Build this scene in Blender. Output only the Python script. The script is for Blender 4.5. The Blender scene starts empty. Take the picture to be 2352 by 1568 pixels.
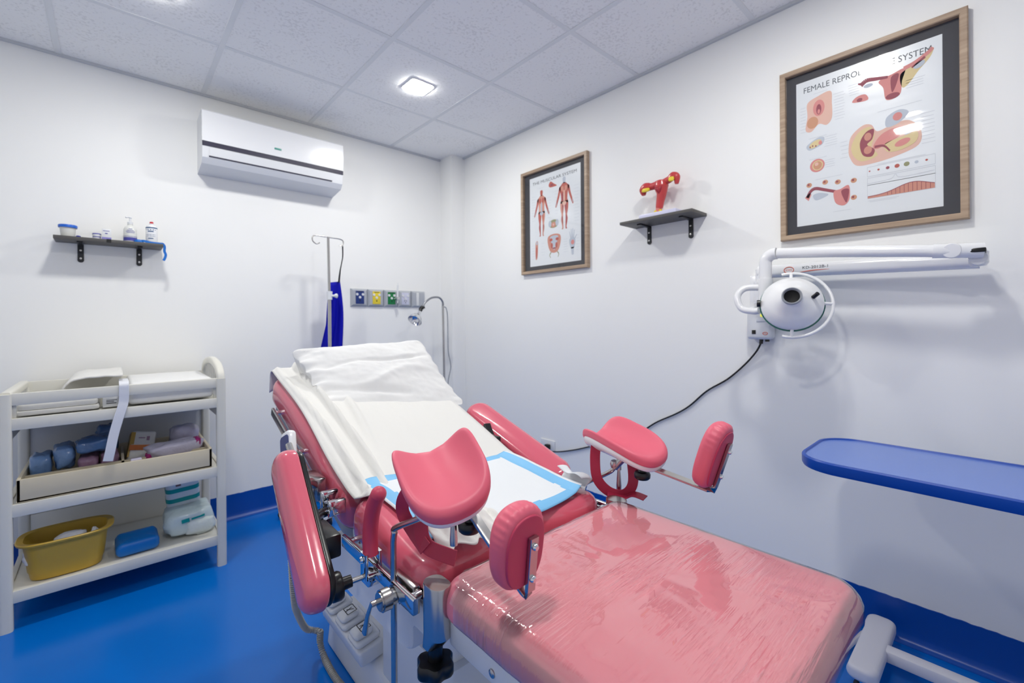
import bpy, bmesh, math, random
from mathutils import Vector, Matrix, noise
S = bpy.context.scene
# ---------------------------------------------------------------- camera, world, exposure
CAM = (0.0, 0.0, 1.217)
YAW, ROLL, FPX = 0.837891, -0.007188, 1019.61
f_ = Vector((math.cos(YAW), math.sin(YAW), 0)); r_ = Vector((math.sin(YAW), -math.cos(YAW), 0)); u_ = Vector((0, 0, 1))
c_, s_ = math.cos(ROLL), math.sin(ROLL)
R_ = c_*r_ + s_*u_; U_ = c_*u_ - s_*r_
cd = bpy.data.cameras.new('camera'); cam = bpy.data.objects.new('camera', cd); S.collection.objects.link(cam)
cam.matrix_world = Matrix(((R_.x, U_.x, -f_.x, CAM[0]), (R_.y, U_.y, -f_.y, CAM[1]), (R_.z, U_.z, -f_.z, CAM[2]), (0, 0, 0, 1)))
cd.sensor_width = 36; cd.lens = 36*FPX/2352; cd.shift_y = -(784-737.84)/2352
cd.clip_start = 0.01
cd.dof.use_dof = True; cd.dof.focus_distance = 1.05; cd.dof.aperture_fstop = 4.0
S.camera = cam
w = bpy.data.worlds.new('world'); S.world = w; w.use_nodes = True
w.node_tree.nodes['Background'].inputs[0].default_value = (0.8, 0.85, 1, 1)
w.node_tree.nodes['Background'].inputs[1].default_value = 0.05
S.view_settings.view_transform = 'Standard'; S.view_settings.look = 'None'
S.view_settings.gamma = 1; S.view_settings.use_curve_mapping = False
S.view_settings.exposure = 0.0
LIGHT = 188.0                       # radiance of a ceiling panel
# ---------------------------------------------------------------- helpers
random.seed(4)
PI = math.pi
def lin(c): return c/12.92 if c <= .04045 else ((c+.055)/1.055)**2.4
def rgb(r, g, b): return (lin(r/255), lin(g/255), lin(b/255), 1)
MATS = {}
def mat(name, col, rough=.5, metal=0, spec=.5, coat=0, bump=None, emit=None, coat_rough=.05, sheen=0, var=None):
    m = bpy.data.materials.new(name); m.use_nodes = True; nt = m.node_tree; b = nt.nodes['Principled BSDF']
    b.inputs['Base Color'].default_value = rgb(*col); b.inputs['Roughness'].default_value = rough
    b.inputs['Metallic'].default_value = metal; b.inputs['Specular IOR Level'].default_value = spec
    b.inputs['Coat Weight'].default_value = coat; b.inputs['Coat Roughness'].default_value = coat_rough
    b.inputs['Sheen Weight'].default_value = sheen
    if emit:
        b.inputs['Emission Color'].default_value = (*emit[0], 1); b.inputs['Emission Strength'].default_value = emit[1]
    tc = nt.nodes.new('ShaderNodeTexCoord')
    if bump:
        n = nt.nodes.new('ShaderNodeTexNoise'); n.inputs['Scale'].default_value = bump[0]; n.inputs['Detail'].default_value = bump[3] if len(bump) > 3 else 3
        if len(bump) > 4:
            mp = nt.nodes.new('ShaderNodeMapping'); mp.inputs['Scale'].default_value = bump[4]
            nt.links.new(tc.outputs['Object'], mp.inputs[0]); nt.links.new(mp.outputs[0], n.inputs['Vector'])
        else: nt.links.new(tc.outputs['Object'], n.inputs['Vector'])
        bp = nt.nodes.new('ShaderNodeBump'); bp.inputs['Strength'].default_value = bump[1]; bp.inputs['Distance'].default_value = bump[2]
        nt.links.new(n.outputs['Fac'], bp.inputs['Height']); nt.links.new(bp.outputs[0], b.inputs['Normal'])
        if coat: nt.links.new(bp.outputs[0], b.inputs['Coat Normal'])
    if var:   # (scale, col2, lo, hi[, vector scale])
        n = nt.nodes.new('ShaderNodeTexNoise'); n.inputs['Scale'].default_value = var[0]; n.inputs['Detail'].default_value = 4
        mp = nt.nodes.new('ShaderNodeMapping'); mp.inputs['Scale'].default_value = var[4] if len(var) > 4 else (1, 1, 1)
        nt.links.new(tc.outputs['Object'], mp.inputs[0]); nt.links.new(mp.outputs[0], n.inputs['Vector'])
        cr_ = nt.nodes.new('ShaderNodeValToRGB'); e = cr_.color_ramp.elements
        e[0].position = var[2]; e[0].color = rgb(*col); e[1].position = var[3]; e[1].color = rgb(*var[1])
        nt.links.new(n.outputs['Fac'], cr_.inputs[0]); nt.links.new(cr_.outputs[0], b.inputs['Base Color'])
    MATS[name] = m
    return m
ORG = {}
def link(o): S.collection.objects.link(o); return o
def thing(name, loc, label, cat, group=None):
    o = link(bpy.data.objects.new(name, None)); o.location = loc; o.empty_display_size = .05
    o['label'] = label; o['category'] = cat
    if group: o['group'] = group
    ORG[o.name] = Vector(loc); return o
def obj(name, bm, m, parent=None, loc=None, smooth=True, ang=40, label=None):
    """One mesh object; bm holds room coordinates.  m: a material or a list of them."""
    me = bpy.data.meshes.new(name)
    o0 = Vector(loc) if loc is not None else (ORG[parent.name] if parent else Vector((0, 0, 0)))
    bmesh.ops.recalc_face_normals(bm, faces=bm.faces[:])
    if o0.length > 0: bmesh.ops.translate(bm, verts=bm.verts[:], vec=-o0)
    bm.to_mesh(me); bm.free()
    for k in (m if isinstance(m, (list, tuple)) else [m]): me.materials.append(k)
    o = link(bpy.data.objects.new(name, me))
    if smooth:
        me.polygons.foreach_set('use_smooth', [True]*len(me.polygons))
        me.set_sharp_from_angle(angle=math.radians(ang))
    if parent:
        o.parent = parent; o.location = o0-ORG[parent.name]
    else: o.location = o0
    ORG[o.name] = o0
    if label: o['label'] = label
    return o
def single(name, bm, m, loc, label, cat, group=None, **k):
    o = obj(name, bm, m, None, loc, **k); o['label'] = label; o['category'] = cat
    if group: o['group'] = group
    return o
def struct(name, bm, m, **k):
    o = obj(name, bm, m, **k); o['kind'] = 'structure'; return o
def dup(root, loc, label=None, group=None):
    r = root.copy(); link(r); r.location = loc
    if label: r['label'] = label
    if group: r['group'] = group
    for ch in list(root.children):
        c = ch.copy(); link(c); c.parent = r
        for g in ch.children:
            d = g.copy(); link(d); d.parent = c
    return r
def BM(): return bmesh.new()
def setmat(faces, i):
    for f in faces: f.material_index = i
def box(bm, lo, hi, bev=0, M=None, seg=2, mi=0):
    lo, hi = [min(a, b) for a, b in zip(lo, hi)], [max(a, b) for a, b in zip(lo, hi)]
    c = [(a+b)/2 for a, b in zip(lo, hi)]; d = [b-a for a, b in zip(lo, hi)]
    t = bmesh.new(); bmesh.ops.create_cube(t, size=1)
    for v in t.verts: v.co = Vector((v.co.x*d[0]+c[0], v.co.y*d[1]+c[1], v.co.z*d[2]+c[2]))
    if bev: bmesh.ops.bevel(t, geom=t.edges[:], offset=min(bev, min(d)*.49), segments=seg, affect='EDGES', profile=.5)
    merge(bm, t, M, mi)
def merge(bm, t, M=None, mi=0):
    mp = {}
    for v in t.verts: mp[v] = bm.verts.new(M @ v.co if M else v.co)
    for f in t.faces:
        try:
            nf = bm.faces.new([mp[v] for v in f.verts]); nf.material_index = mi
        except ValueError: pass
    t.free()
def cr(pts, n=6, closed=False):
    P = [Vector(p) for p in pts]; out = []
    N = len(P)
    for i in range(N if closed else N-1):
        if closed: a, b, c, d = P[(i-1) % N], P[i], P[(i+1) % N], P[(i+2) % N]
        else: a, b, c, d = P[max(i-1, 0)], P[i], P[i+1], P[min(i+2, N-1)]
        for k in range(n):
            t = k/n
            out.append(.5*((2*b)+(c-a)*t+(2*a-5*b+4*c-d)*t*t+(3*b-a-3*c+d)*t**3))
    if not closed: out.append(P[-1])
    return out
def sweep(bm, pts, prof, up=None, cap=True, closed=False, mi=0, scale=None):
    """sweep a closed 2-D profile [(a,b)..] along pts; a is along 'side', b along 'up'."""
    P = [Vector(p) for p in pts]; N = len(P); rings = []
    T = []
    for i in range(N):
        a = P[(i-1) % N] if closed else P[max(i-1, 0)]; b = P[(i+1) % N] if closed else P[min(i+1, N-1)]
        T.append((b-a).normalized())
    ref = Vector(up) if up is not None else (Vector((0, 0, 1)) if abs(T[0].z) < .9 else Vector((1, 0, 0)))
    nrm = (ref-T[0]*ref.dot(T[0])).normalized()
    for i in range(N):
        if up is not None:
            q = Vector(up)-T[i]*Vector(up).dot(T[i])
            if q.length > 1e-3: nrm = q.normalized()
        else:
            nrm = (nrm-T[i]*nrm.dot(T[i])).normalized()
        side = T[i].cross(nrm); k = scale[i] if scale else 1
        rings.append([bm.verts.new(P[i]+side*(a*k)+nrm*(b*k)) for a, b in prof])
    n = len(prof)
    for i in range(N if closed else N-1):
        A, B = rings[i], rings[(i+1) % N]
        for j in range(n):
            f = bm.faces.new((A[j], A[(j+1) % n], B[(j+1) % n], B[j])); f.material_index = mi
    if cap and not closed:
        bm.faces.new(rings[0]).material_index = mi; bm.faces.new(rings[-1][::-1]).material_index = mi
def circ(r, n=14): return [(r*math.cos(2*PI*k/n), r*math.sin(2*PI*k/n)) for k in range(n)]
def rect(w, h, r=0, n=3):
    if r <= 0: return [(-w/2, -h/2), (w/2, -h/2), (w/2, h/2), (-w/2, h/2)]
    o = []
    for cx, cy, a0 in ((w/2-r, h/2-r, 0), (-w/2+r, h/2-r, 90), (-w/2+r, -h/2+r, 180), (w/2-r, -h/2+r, 270)):
        for k in range(n+1):
            a = math.radians(a0+90*k/n); o.append((cx+r*math.cos(a), cy+r*math.sin(a)))
    return o
def tube(bm, pts, r, n=14, cap=True, closed=False, mi=0): sweep(bm, pts, circ(r, n), None, cap, closed, mi)
def cyl(bm, a, b, r, n=24, mi=0): tube(bm, [a, b], r, n, mi=mi)
def frame(o, w, u=None):
    """matrix with local z along w at o"""
    w = Vector(w).normalized(); u = Vector(u) if u else (Vector((0, 0, 1)) if abs(w.z) < .95 else Vector((0, 1, 0)))
    x = u.cross(w).normalized(); y = w.cross(x)
    return Matrix(((x.x, y.x, w.x, o[0]), (x.y, y.y, w.y, o[1]), (x.z, y.z, w.z, o[2]), (0, 0, 0, 1)))
def lathe(bm, prof, M=None, seg=32, mi=0):
    M = M or Matrix.Identity(4); rings = []
    for r, h in prof:
        if r < 1e-6: rings.append([bm.verts.new(M @ Vector((0, 0, h)))])
        else: rings.append([bm.verts.new(M @ Vector((r*math.cos(2*PI*k/seg), r*math.sin(2*PI*k/seg), h))) for k in range(seg)])
    for A, B in zip(rings, rings[1:]):
        for j in range(seg):
            k = (j+1) % seg
            if len(A) == 1 and len(B) == 1: continue
            q = (A[0], B[k], B[j]) if len(A) == 1 else ((A[j], A[k], B[0]) if len(B) == 1 else (A[j], A[k], B[k], B[j]))
            bm.faces.new(q).material_index = mi
def loft(bm, rings, cap0=True, cap1=True, closed=True, mi=0):
    R = [[bm.verts.new(p) for p in r] for r in rings]; n = len(R[0])
    for A, B in zip(R, R[1:]):
        for j in range(n if closed else n-1):
            bm.faces.new((A[j], A[(j+1) % n], B[(j+1) % n], B[j])).material_index = mi
    if cap0 and closed: bm.faces.new(R[0]).material_index = mi
    if cap1 and closed: bm.faces.new(R[-1][::-1]).material_index = mi
def offset(out, d):
    n = len(out); o = []
    for i in range(n):
        a, b, c = Vector(out[i-1]), Vector(out[i]), Vector(out[(i+1) % n])
        t = (c-a)
        if t.length < 1e-9: o.append(b); continue
        t.normalize(); o.append(b+Vector((-t.y, t.x))*d)
    return o
def rrect(w, h, r, n=6, m=5):
    """rounded rectangle with points along the sides too (counter-clockwise)"""
    c = rect(w, h, r, n); o = []
    for i, p in enumerate(c):
        q = c[(i+1) % len(c)]; o.append(p)
        if math.dist(p, q) > min(w, h)*.25:
            for k in range(1, m): o.append((p[0]+(q[0]-p[0])*k/m, p[1]+(q[1]-p[1])*k/m))
    return o
def dense(out, L):
    o = []
    for i, p in enumerate(out):
        q = out[(i+1) % len(out)]; d = math.dist(p, q); k = max(1, int(d/L))
        for j in range(k): o.append((p[0]+(q[0]-p[0])*j/k, p[1]+(q[1]-p[1])*j/k))
    return o
def pad(bm, out, thick, r, crown=0, fn=None, rb=None, inner=6, seg=5, mi=0, fill_bottom=True, taper=0):
    """cushion: outline out (counter-clockwise), thickness along w with rounded edges; fn maps (u,v,w)->room."""
    fn = fn or (lambda u, v, w: (u, v, w)); rb = r if rb is None else rb
    cx = sum(p[0] for p in out)/len(out); cy = sum(p[1] for p in out)/len(out); rings = []
    def ring(o, w): rings.append([(p[0], p[1], w) for p in o])
    if fill_bottom:
        base = offset(out, rb)
        for k in range(inner-2, 0, -1) if inner > 2 else ():
            t = k/(inner-1); ring([(cx+(p[0]-cx)*(1-t), cy+(p[1]-cy)*(1-t)) for p in base], 0)
    for k in range(seg+1):
        a = PI/2*k/seg; ring(offset(out, rb*(1-math.sin(a))), rb*(1-math.cos(a)))
    for k in range(seg+1):
        a = PI/2*k/seg; ring(offset(out, r*(1-math.cos(a))+taper), thick-r+r*math.sin(a))
    top = offset(out, r+taper)
    for k in range(1, inner):
        t = k/inner; ring([(cx+(p[0]-cx)*(1-t), cy+(p[1]-cy)*(1-t)) for p in top], thick+crown*(1-(1-t)**2))
    R = [[bm.verts.new(Vector(fn(*p))) for p in q] for q in rings]; n = len(out)
    for A, B in zip(R, R[1:]):
        for j in range(n): bm.faces.new((A[j], A[(j+1) % n], B[(j+1) % n], B[j])).material_index = mi
    c = bm.verts.new(Vector(fn(cx, cy, thick+crown)))
    for j in range(n): bm.faces.new((R[-1][j], R[-1][(j+1) % n], c)).material_index = mi
    if fill_bottom:
        c = bm.verts.new(Vector(fn(cx, cy, 0)))
        for j in range(n): bm.faces.new((R[0][(j+1) % n], R[0][j], c)).material_index = mi
def grid(bm, nu, nv, fn, thick=0, mi=0):
    V = [[bm.verts.new(Vector(fn(i/nu, j/nv))) for i in range(nu+1)] for j in range(nv+1)]
    for j in range(nv):
        for i in range(nu): bm.faces.new((V[j][i], V[j][i+1], V[j+1][i+1], V[j+1][i])).material_index = mi
    return V
def solidify(o, t, off=1):
    m = o.modifiers.new('Solidify', 'SOLIDIFY'); m.thickness = t; m.offset = off
def subsurf(o, l=1):
    m = o.modifiers.new('Subdivision', 'SUBSURF'); m.levels = l; m.render_levels = l
def text(bm, body, M, size, mi=0, align='CENTER', width=None):
    cu = bpy.data.curves.new('t', 'FONT'); cu.body = body; cu.size = size; cu.align_x = align; cu.resolution_u = 3
    o = bpy.data.objects.new('t', cu); link(o); bpy.context.view_layer.update()
    me = bpy.data.meshes.new_from_object(o.evaluated_get(bpy.context.evaluated_depsgraph_get()))
    xs = [v.co.x for v in me.vertices] or [0]; k = 1
    if width: k = width/max(1e-6, max(xs)-min(xs))
    vs = [bm.verts.new(M @ Vector((v.co.x*k, v.co.y, 0))) for v in me.vertices]
    for p in me.polygons:
        try: bm.faces.new([vs[i] for i in p.vertices]).material_index = mi
        except ValueError: pass
    bpy.data.objects.remove(o); bpy.data.curves.remove(cu); bpy.data.meshes.remove(me)
def nz(x, y, z=0): return noise.noise(Vector((x, y, z)))
# ---------------------------------------------------------------- materials
PINK = (226, 102, 124)
M_wall = mat('wall_paint', (246, 246, 245), .55, spec=.3, bump=(60, .04, .002))
M_white = mat('white_plastic', (226, 228, 232), .35)
M_gloss = mat('glossy_white', (238, 239, 242), .18, coat=.3)
M_cream = mat('white_wood_paint', (226, 224, 215), .35, bump=(30, .03, .002))
M_tray = mat('cream_tray', (214, 203, 178), .45)
M_blue = mat('blue_epoxy', (0, 106, 202), .2, spec=.35, bump=(2.2, .05, .02, 2), var=(1.2, (0, 112, 208), .35, .7))
M_base = mat('blue_epoxy_skirting', (0, 74, 168), .3)
M_vinyl = mat('pink_vinyl', PINK, .42, spec=.45, bump=(400, .03, .001))
M_vleg = mat('pink_leg_vinyl', (246, 140, 158), .42, spec=.45, bump=(400, .03, .001))  # lightened pink vinyl: brightness of the wrapped cushion is put into the colour
M_vgloss = mat('glossy_pink_vinyl', (220, 100, 120), .16, coat=.6, bump=(9, .12, .006, 3))
M_vdark = mat('dark_pink_strap', (178, 40, 72), .5)
M_steel = mat('stainless_steel', (190, 188, 186), .22, 1)
M_chrome = mat('chrome', (225, 226, 228), .07, 1)
M_black = mat('black_plastic', (14, 14, 16), .28)
M_dark = mat('dark_rubber', (26, 26, 30), .55)
M_cloth = mat('white_cloth', (229, 228, 225), .8, spec=.2, bump=(45, .25, .004, 4), sheen=.1)
M_pillow = mat('white_pillow_cotton', (233, 233, 233), .75, spec=.2, bump=(11, .35, .008, 4))
M_paper = mat('white_underpad', (229, 233, 237), .6, bump=(30, .3, .003, 3))
M_padblue = mat('light_blue_border', (122, 190, 236), .5, bump=(40, .25, .002, 3))
M_grey = mat('grey_plastic', (150, 154, 162), .45)
M_lgrey = mat('light_grey_plastic', (186, 190, 198), .45)
M_shelf = mat('dark_grey_shelf', (84, 82, 80), .5, bump=(80, .05, .001))
M_iron = mat('black_bracket', (16, 18, 24), .35)
M_frame = mat('walnut_frame', (158, 134, 112), .45, var=(6, (186, 162, 138), .3, .7, (1, 1, 14)))
M_mat = mat('black_mount_board', (48, 48, 56), .6)
M_pvc = mat('grey_cable_sleeve', (178, 176, 170), .45)
# ---------------------------------------------------------------- room shell
WX, WY, H = 2.2175, 3.2288, 2.598
LX, FY = -1.15, -.95
b = BM(); box(b, (LX-.1, FY-.1, -.1), (WX+.1, WY+.1, 0)); struct('floor', b, M_blue, smooth=False)
b = BM(); box(b, (LX-.1, WY, 0), (WX+.1, WY+.1, H+.1)); struct('wall_back', b, M_wall, smooth=False)
b = BM(); box(b, (WX, FY, 0), (WX+.1, WY, H+.1)); struct('wall_right', b, M_wall, smooth=False)
b = BM(); box(b, (LX-.1, FY, 0), (LX, WY, H+.1)); struct('wall_left', b, M_wall, smooth=False)
b = BM(); box(b, (LX-.1, FY-.1, 0), (WX+.1, FY, H+.1)); struct('wall_front', b, M_wall, smooth=False)
b = BM(); box(b, (2.088, 3.054, 0), (WX+.01, WY+.01, H+.01)); struct('wall_corner', b, M_wall, smooth=False)
# ceiling: mineral tiles with small pits, exposed T-bars
mt = mat('ceiling_tile', (206, 208, 212), .85, spec=.2); nt = mt.node_tree; bs = nt.nodes['Principled BSDF']
tc = nt.nodes['Texture Coordinate']; n1 = nt.nodes.new('ShaderNodeTexNoise'); n1.inputs['Scale'].default_value = 75; n1.inputs['Detail'].default_value = 3
n2 = nt.nodes.new('ShaderNodeTexNoise'); n2.inputs['Scale'].default_value = 6
ad = nt.nodes.new('ShaderNodeMath'); ad.operation = 'MULTIPLY_ADD'; ad.inputs[1].default_value = .35
rp = nt.nodes.new('ShaderNodeValToRGB'); rp.color_ramp.elements[0].position = .42; rp.color_ramp.elements[0].color = rgb(236, 236, 236)
rp.color_ramp.elements[1].position = .50; rp.color_ramp.elements[1].color = rgb(250, 250, 250)
for n in (n1, n2): nt.links.new(tc.outputs['Object'], n.inputs['Vector'])
nt.links.new(n2.outputs['Fac'], ad.inputs[0]); nt.links.new(n1.outputs['Fac'], ad.inputs[2])
sb = nt.nodes.new('ShaderNodeMath'); sb.operation = 'SUBTRACT'; sb.inputs[1].default_value = .11
nt.links.new(ad.outputs[0], sb.inputs[0]); nt.links.new(sb.outputs[0], rp.inputs[0]); nt.links.new(rp.outputs[0], bs.inputs['Base Color'])
M_bar = mat('ceiling_bar', (232, 234, 236), .5)
GX = [WX-.5855-.61*k for k in range(6) if WX-.5855-.61*k > LX]
GY = [WY-.6286-.61*k for k in range(9) if WY-.6286-.61*k > FY]
b = BM(); box(b, (LX-.1, FY-.1, H), (WX+.1, WY+.1, H+.1)); ceil_ = struct('ceiling', b, mt, smooth=False)
b = BM()
for x in GX: box(b, (x-.012, FY, H-.003), (x+.012, WY, H+.01))
for y in GY: box(b, (LX, y-.012, H-.0025), (WX, y+.012, H+.01))
struct('trim_1', b, M_bar, smooth=False)
M_ang = mat('ceiling_angle', (205, 208, 212), .5)
b = BM()
box(b, (LX, WY-.016, H-.012), (WX, WY, H)); box(b, (WX-.016, FY, H-.012), (WX, WY, H))
struct('trim_2', b, M_ang, smooth=False)
# coved epoxy skirting with a hand-cut upper edge
def skirting(name, p, q, nrm, h, seed):
    b = BM(); p, q, nv = Vector(p), Vector(q), Vector(nrm); N = int((q-p).length/.012); rings = []
    for k in range(N+1):
        c = p.lerp(q, k/N); hh = h+.0035*nz(k*.45, seed)+.002*nz(k*1.7, seed+9)
        pr = [(0, -.01), (.03, -.01), (.03, .001), (.017, .006), (.008, .018), (.004, .035), (.0035, hh), (0, hh+.0005)]
        rings.append([c+nv*a+Vector((0, 0, z)) for a, z in pr])
    loft(b, rings); struct(name, b, M_base)
skirting('baseboard_back', (LX, WY, 0), (2.088, WY, 0), (0, -1, 0), .152, 1)
skirting('baseboard_right', (WX, FY, 0), (WX, 3.054, 0), (-1, 0, 0), .152, 5)
skirting('baseboard_corner', (2.088, 3.054, 0), (WX, 3.054, 0), (0, -1, 0), .152, 7)
skirting('baseboard_column', (2.088, 3.054, 0), (2.088, WY, 0), (-1, 0, 0), .152, 8)
# ---------------------------------------------------------------- ceiling lights
M_lamp = mat('lamp_diffuser', (255, 255, 255), .5, emit=((1.0, .99, .935), LIGHT))
lab = {(0, 0): 'square recessed LED ceiling panel lit above the examination chair', (1, 0): 'square recessed LED ceiling panel at the top left edge of the photo'}
L0 = None
for j, y in enumerate((2.30, .465)):
    for i, x in enumerate((1.34, .115)):
        l = lab.get((i, j), 'square recessed LED ceiling panel seen only as a reflection in the pictures')
        if L0 is None:
            L0 = thing('ceiling_light', (x, y, H), l, 'ceiling light', 'recessed ceiling panels')
            b = BM(); o = rrect(.150, .150, .022)
            loft(b, [[(x+p[0]*k, y+p[1]*k, H+z) for p in o] for k, z in ((1, .0), (1, -.005), (.93, -.006), (.93, -.001))], False, False)
            obj('frame', b, M_gloss, L0)
            b = BM(); loft(b, [[(x+p[0]*k, y+p[1]*k, H-z) for p in rrect(.140, .140, .02)] for k, z in ((1, .002), (1, .0068), (.97, .008))], False, True); obj('diffuser', b, M_lamp, L0, smooth=False)
        else: dup(L0, (x, y, H), l)
# ---------------------------------------------------------------- air conditioner
X0, X1 = .383, 1.178
t = thing('air_conditioner', ((X0+X1)/2, WY, 2.13), 'white split air conditioner with a dark stripe high on the back wall', 'air conditioner')
b = BM()
prof = [(0, 2.43), (.16, 2.44), (.19, 2.435), (.2, 2.425), (.2, 2.252), (.199, 2.222), (.19, 2.165), (.165, 2.135), (.12, 2.128), (0, 2.112)]
loft(b, [[(x, WY-d, z) for d, z in prof] for x in (X0, X1)]); obj('casing', b, M_white, t, ang=25)
b = BM(); pf = [(.19, 2.436), (.204, 2.424), (.207, 2.34), (.205, 2.253), (.19, 2.253)]
loft(b, [[(x, WY-d, z) for d, z in pf] for x in (X0-.002, X1+.002)])
fp = obj('front_panel', b, M_gloss, t, ang=25)
b = BM(); box(b, (.752, WY-.2085, 2.293), (.792, WY-.204, 2.305), .002); obj('display', b, mat('ac_display', (88, 160, 148), .3), fp)
M_strp = mat('ac_stripe', (62, 60, 76), .25)
b = BM(); loft(b, [[(x, WY-d, z) for d, z in ((.198, 2.252), (.2045, 2.251), (.203, 2.227), (.196, 2.227))] for x in (X0-.001, X1+.001)]); obj('stripe', b, M_strp, t, ang=25)
b = BM(); loft(b, [[(x, WY-d, z) for d, z in ((.19, 2.222), (.2025, 2.220), (.1955, 2.176), (.188, 2.176))] for x in (.418, 1.105)]); obj('louver', b, M_white, t, ang=25)
b = BM(); loft(b, [[(x, WY-d, z) for d, z in ((.19, 2.1755), (.1962, 2.1755), (.195, 2.169), (.188, 2.169))] for x in (.415, 1.107)]); obj('outlet_slot', b, M_strp, t, ang=25)
# ---------------------------------------------------------------- wall shelves
def bracket(t, base, d, inw):
    """L bracket: base on the wall below the shelf; inw points into the room"""
    n = Vector(inw); s = n.cross(Vector((0, 0, 1))); b = BM(); p = Vector(base)
    sweep(b, [p+n*.003, p+n*.003+Vector((0, 0, d))], rect(.024, .006, .002), n)
    sweep(b, [p+n*.003+Vector((0, 0, d-.004)), p+n*.11+Vector((0, 0, d-.004))], rect(.022, .006, .002), (0, 0, 1))
    cyl(b, p+n*.0, p+n*.0055, .0125)
    o = obj('bracket', b, M_iron, t)
    for z in (.008, d*.6):
        b = BM(); lathe(b, [(0, .009), (.005, .0085), (.006, .006)], frame(p+Vector((0, 0, z)), n), 12); obj('screw', b, M_steel, o)
t = thing('wall_shelf', (0.005, WY, 1.645), 'dark grey shelf on the back wall holding bottles and jars', 'shelf', 'wall shelves')
b = BM(); box(b, (-.212, WY-.145, 1.637), (.21, WY, 1.654), .001); obj('board', b, M_shelf, t)
bracket(t, (-.121, WY, 1.553), .084, (0, -1, 0)); bracket(t, (.113, WY, 1.553), .084, (0, -1, 0))
SH = 1.654
b = BM(); box(b, (-.02, WY-.1456, 1.6365), (-.002, WY-.145, 1.655)); obj('edge_chip', b, M_black, t)
t = thing('wall_shelf', (WX, 1.2, 1.74), 'dark grey shelf on the right wall holding the uterus model', 'shelf', 'wall shelves')
b = BM(); box(b, (WX-.157, .998, 1.737), (WX, 1.405, 1.752), .001); obj('board', b, M_shelf, t)
bracket(t, (WX, 1.317, 1.65), .087, (-1, 0, 0)); bracket(t, (WX, 1.079, 1.65), .087, (-1, 0, 0))
# items on the back wall shelf
M_clear = mat('translucent_plastic', (225, 226, 222), .25); M_royal = mat('blue_lid', (28, 100, 205), .35)
M_indigo = mat('indigo_print', (72, 72, 160), .5); M_navy = mat('navy_print', (40, 84, 128), .5); M_red = mat('red_cap', (200, 30, 50), .35); M_lilac = mat('lilac_print', (140, 134, 205), .5)
M_strap = mat('blue_rubber', (0, 108, 200), .4)
p = (-.164, WY-.08, SH)
t = thing('lidded_jar', p, 'clear plastic jar with a wide blue lid on the back shelf', 'jar')
b = BM(); lathe(b, [(0, 0), (.024, 0), (.026, .004), (.030, .05), (0, .05)], Matrix.Translation(p)); obj('jar_body', b, M_clear, t)
b = BM(); lathe(b, [(.030, .048), (.035, .048), (.036, .058), (.034, .062), (0, .062)], Matrix.Translation(p)); obj('lid', b, M_royal, t)
p = (-.126, WY-.085, SH); b = BM(); lathe(b, [(0, 0), (.009, 0), (.009, .011), (.007, .013), (0, .013)], Matrix.Translation(p), 16)
single('bottle_cap', b, mat('deep_blue_cap', (16, 30, 150), .4), p, 'small dark blue cap lying beside the blue lidded jar', 'cap')
p = (-.058, WY-.08, SH)
t = thing('cream_jar', p, 'small low white jar with purple bands on the back shelf', 'jar')
b = BM(); lathe(b, [(0, 0), (.015, 0), (.016, .004), (.016, .022), (0, .022)], Matrix.Translation(p), 20); j = obj('jar_body', b, M_white, t)
b = BM(); lathe(b, [(.0163, .013), (.0163, .017)], Matrix.Translation(p), 20); obj('label_band', b, M_indigo, j)
b = BM(); lathe(b, [(.017, .021), (.017, .032), (.0155, .034), (0, .034)], Matrix.Translation(p), 20); l = obj('lid', b, M_white, t)
b = BM(); lathe(b, [(.0172, .028), (.0172, .0315), (.0165, .0335)], Matrix.Translation(p), 20); obj('lid_band', b, M_indigo, l)
t = thing('medicine_box', (-.02, WY-.08, SH), 'upright small white carton with a lilac base band on the back shelf', 'box')
b = BM(); box(b, (-.038, WY-.1, SH), (-.002, WY-.06, SH+.06), .001); q = obj('carton', b, M_white, t)
b = BM(); box(b, (-.0385, WY-.1005, SH), (-.0015, WY-.0595, SH+.016)); obj('base_band', b, M_lilac, t)
b = BM(); box(b, (-.034, WY-.1004, SH+.047), (-.009, WY-.1, SH+.05)); box(b, (-.026, WY-.1004, SH+.033), (-.016, WY-.1, SH+.038)); obj('print', b, M_indigo, q)
def bottle(name, p, prof, m, label, cat):
    t = thing(name, p, label, cat); b = BM(); lathe(b, prof, Matrix.Translation(p), 28); return t, obj('bottle_body', b, m, t)
p = (.074, WY-.085, SH)
t, q = bottle('pump_bottle', p, [(0, 0), (.026, 0), (.028, .004), (.028, .07), (.022, .084), (.011, .092), (.011, .1), (0, .1)], M_clear, 'clear pump dispenser bottle with purple label on the back shelf', 'bottle')
b = BM(); lathe(b, [(.0285, .008), (.0285, .026)], Matrix.Translation(p), 28); lathe(b, [(.0284, .03), (.0284, .032)], Matrix.Translation(p), 28); obj('label_band', b, M_indigo, q)
b = BM()
for z, a in ((.05, .6), (.056, .7), (.062, .5), (.07, .25)):
    v = [b.verts.new((p[0]+.0287*math.sin(k), p[1]-.0287*math.cos(k), SH+z+d)) for d in (0, .0022) for k in (-a, -a*.5, 0, a*.5, a)]
    for k in range(4): b.faces.new((v[k], v[k+1], v[k+6], v[k+5]))
obj('label_print', b, M_indigo, q)
b = BM(); lathe(b, [(0, .1), (.012, .1), (.012, .11), (.005, .113), (.004, .132), (0, .132)], Matrix.Translation(p), 16)
tube(b, cr([(p[0]+.006, p[1], SH+.134), (p[0]-.008, p[1]-.006, SH+.136), (p[0]-.018, p[1]-.01, SH+.132)], 4), .0042, 10); obj('pump', b, M_white, t)
p = (.163, WY-.085, SH)
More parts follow.
